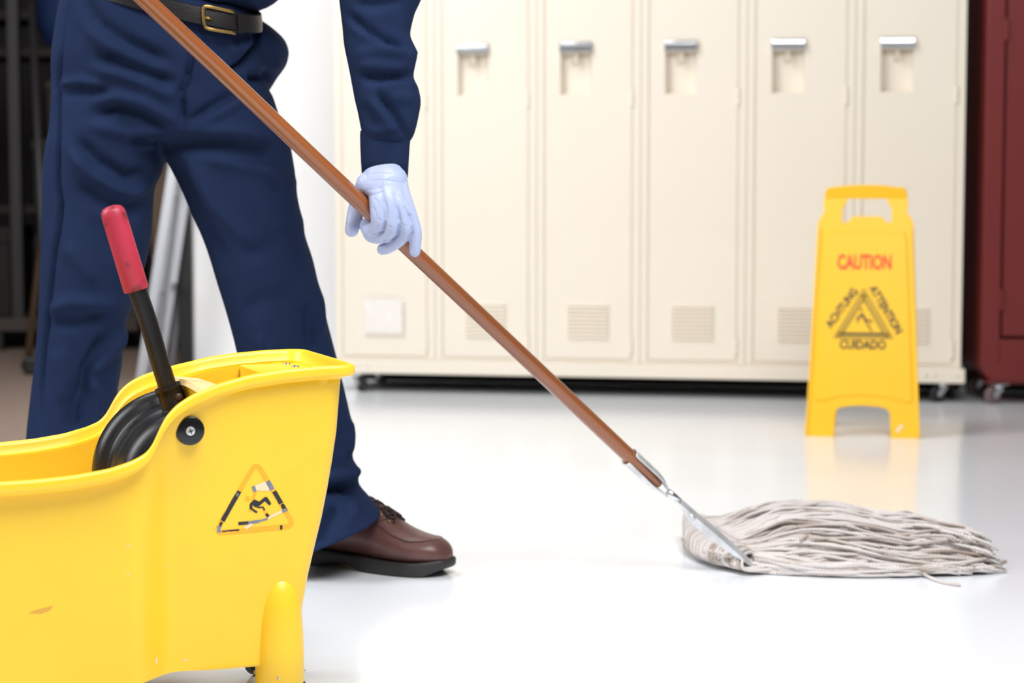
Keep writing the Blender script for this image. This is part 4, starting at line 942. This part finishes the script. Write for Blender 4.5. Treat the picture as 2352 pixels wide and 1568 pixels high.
hb2 = B(); ell(hb2, hc + [0, .018, .022], (.081, .095, .092)); link('hair', voxel(hb2, .006, 3), M_hair, man, world=True)
for s in (-1, 1):
    e_ = B(); ell(e_, hc + [s * .03, -.083, .004], (.011, .008, .008), 8); obj('eye', e_.v, e_.f, mat('eye', (.9, .9, .9), .2), man, world=True)
e_ = B(); ell(e_, hc + [0, -.085, -.065], (.024, .008, .006), 8); obj('mouth', e_.v, e_.f, mat('lips', srgb(170, 100, 90), .5), man, world=True)

# shoes
def make_shoe(name, loc, ang):
    c, s = math.cos(ang), math.sin(ang)
    def W(p): return (loc[0] + p[0] * c - p[1] * s, loc[1] + p[0] * s + p[1] * c, p[2])
    xs_ = [0, .006, .02, .05, .09, .13, .16, .19, .215, .24, .262, .280, .292, .299]
    hwid = [.014, .024, .031, .0345, .0335, .035, .039, .0435, .0455, .045, .041, .033, .023, .010]
    top = [.075, .086, .092, .095, .108, .117, .111, .094, .077, .067, .0625, .0585, .049, .036]
    zb_ = [.025, .024, .023, .022, .021, .019, .017, .015, .015, .016, .0175, .019, .021, .024]
    rings_ = []
    for x, h, t, z in zip(*[curve(np.array([xs_, hwid, top, zb_]).T, 40)[:, i] for i in range(4)]):
        r_ = []
        for j in range(28):
            a = 2 * PI * j / 28; ca_, sa_ = math.cos(a), math.sin(a); e = 2.6 if sa_ < 0 else 1.9
            yy = h * math.copysign(abs(ca_) ** (2 / e), ca_) * (1 if sa_ < 0 else 1 - .42 * sm((t - .06) / .05) * sa_); zz = (t + z) / 2 - (0 if sa_ < 0 else .0) + (t - z) / 2 * math.copysign(abs(sa_) ** (2 / e), sa_)
            r_.append(W((x, yy, zz)))
        rings_.append(r_)
    v, f = loft(rings_); up = obj(name, v, f, M_shoe, man, world=True)
    # sole
    out = list(zip(xs_, hwid)); pts = [(x - .002 + (.004 if x > .29 else 0), -h - .004) for x, h in out] + [(x - .002 + (.004 if x > .29 else 0), h + .004) for x, h in out[::-1]]
    P = curve(pts + [pts[0]], 90)[:-1]
    def zbot(x): return .010 * math.exp(-((x - .115) / .028) ** 2) + .014 * sm((x - .262) / .045) + .003 * sm((.02 - x) / .02)
    def ztop(x): return float(np.interp(x, [0, .06, .12, .2, .26, .3], [.032, .030, .026, .0215, .0225, .028]))
    R4 = [[W((x * .985 + .002, y * .93, zbot(x))) for x, y in P], [W((x, y, zbot(x) + .004)) for x, y in P], [W((x, y * .985, (zbot(x) + ztop(x)) / 2)) for x, y in P], [W((x, y, ztop(x) - .003)) for x, y in P], [W((x * .99 + .0015, y * .95, ztop(x))) for x, y in P]]
    v, f = loft(R4); obj('sole', v, f, M_sole, up, world=True, sharp=50)
    def topz(x): return float(np.interp(x, xs_, top))
    def skin(x, q):                                # point on the upper: q -1..1 across the instep
        h = float(np.interp(x, xs_, hwid)); t = topz(x); z0 = float(np.interp(x, xs_, zb_)); a = PI / 2 - q * PI / 2 * .9; ca_, sa_ = math.cos(a), math.sin(a); e = 1.9
        yy = h * math.copysign(abs(ca_) ** (2 / e), ca_) * (1 - .42 * sm((t - .06) / .05) * sa_); return np.array([x, yy, (t + z0) / 2 + (t - z0) / 2 * abs(sa_) ** (2 / e) + .001])
    for i, x in enumerate((.150, .166, .182, .198)):
        for d in (-1, 1):
            P = [W(skin(x + d * .008 * t, t * .36) + np.array([0, 0, .0018 * (1 - t * t)])) for t in np.linspace(-1, 1, 12)]
            v, f = tube(P, .0019, 8); obj('lace', v, f, M_lace, up, world=True)
        for d in (-1, 1):
            q = skin(x, d * .42); v, f = tube([W(q + np.array([0, d * -.0005, -.001])), W(q + np.array([0, d * .0012, .0006]))], .0026, 10); obj('eyelet', v, f, M_brass, up, world=True)
    # bow
    for d in (-1, 1):
        P = [W(skin(.190 + .012 * math.sin(a), d * (.05 + .32 * (1 - math.cos(a)) / 2)) + np.array([.002, 0, .002 * math.sin(a / 2) + .0005])) for a in np.linspace(0, 2 * PI, 16)]
        v, f = tube(P, .0015, 8); obj('lace_bow', v, f, M_lace, up, world=True)
    # seams: apron seam around the toe, quarter seam
    def seam(pts): 
        v, f = tube([W(p) for p in pts], .0008, 6); obj('seam', v, f, mat('seam_thread', srgb(70, 45, 40), .7), up, world=True)
    for d in (-1, 1): seam([skin(x, d * q) for x, q in zip(np.linspace(.10, .283, 22), np.interp(np.linspace(0, 1, 22), [0, .4, .8, .93, 1], [.80, .77, .68, .5, .1]))])
    for d in (-1, 1): seam([skin(x, d * q) for x, q in zip(np.linspace(.196, .178, 10), np.linspace(.35, .76, 10))])
    for d in (-1, 1): seam([skin(x, d * q) for x, q in zip(np.linspace(.115, .120, 8), np.linspace(.45, .95, 8))])
    return up
toe = on_floor(1034, 1325); A1 = math.radians(-27)
make_shoe('shoe', (toe[0] - .300 * math.cos(A1), toe[1] - .300 * math.sin(A1) + .012, 0), A1)
fa = on_floor(170, 1322); make_shoe('shoe', (fa[0] + .02, fa[1] + .09, 0), math.radians(-100))
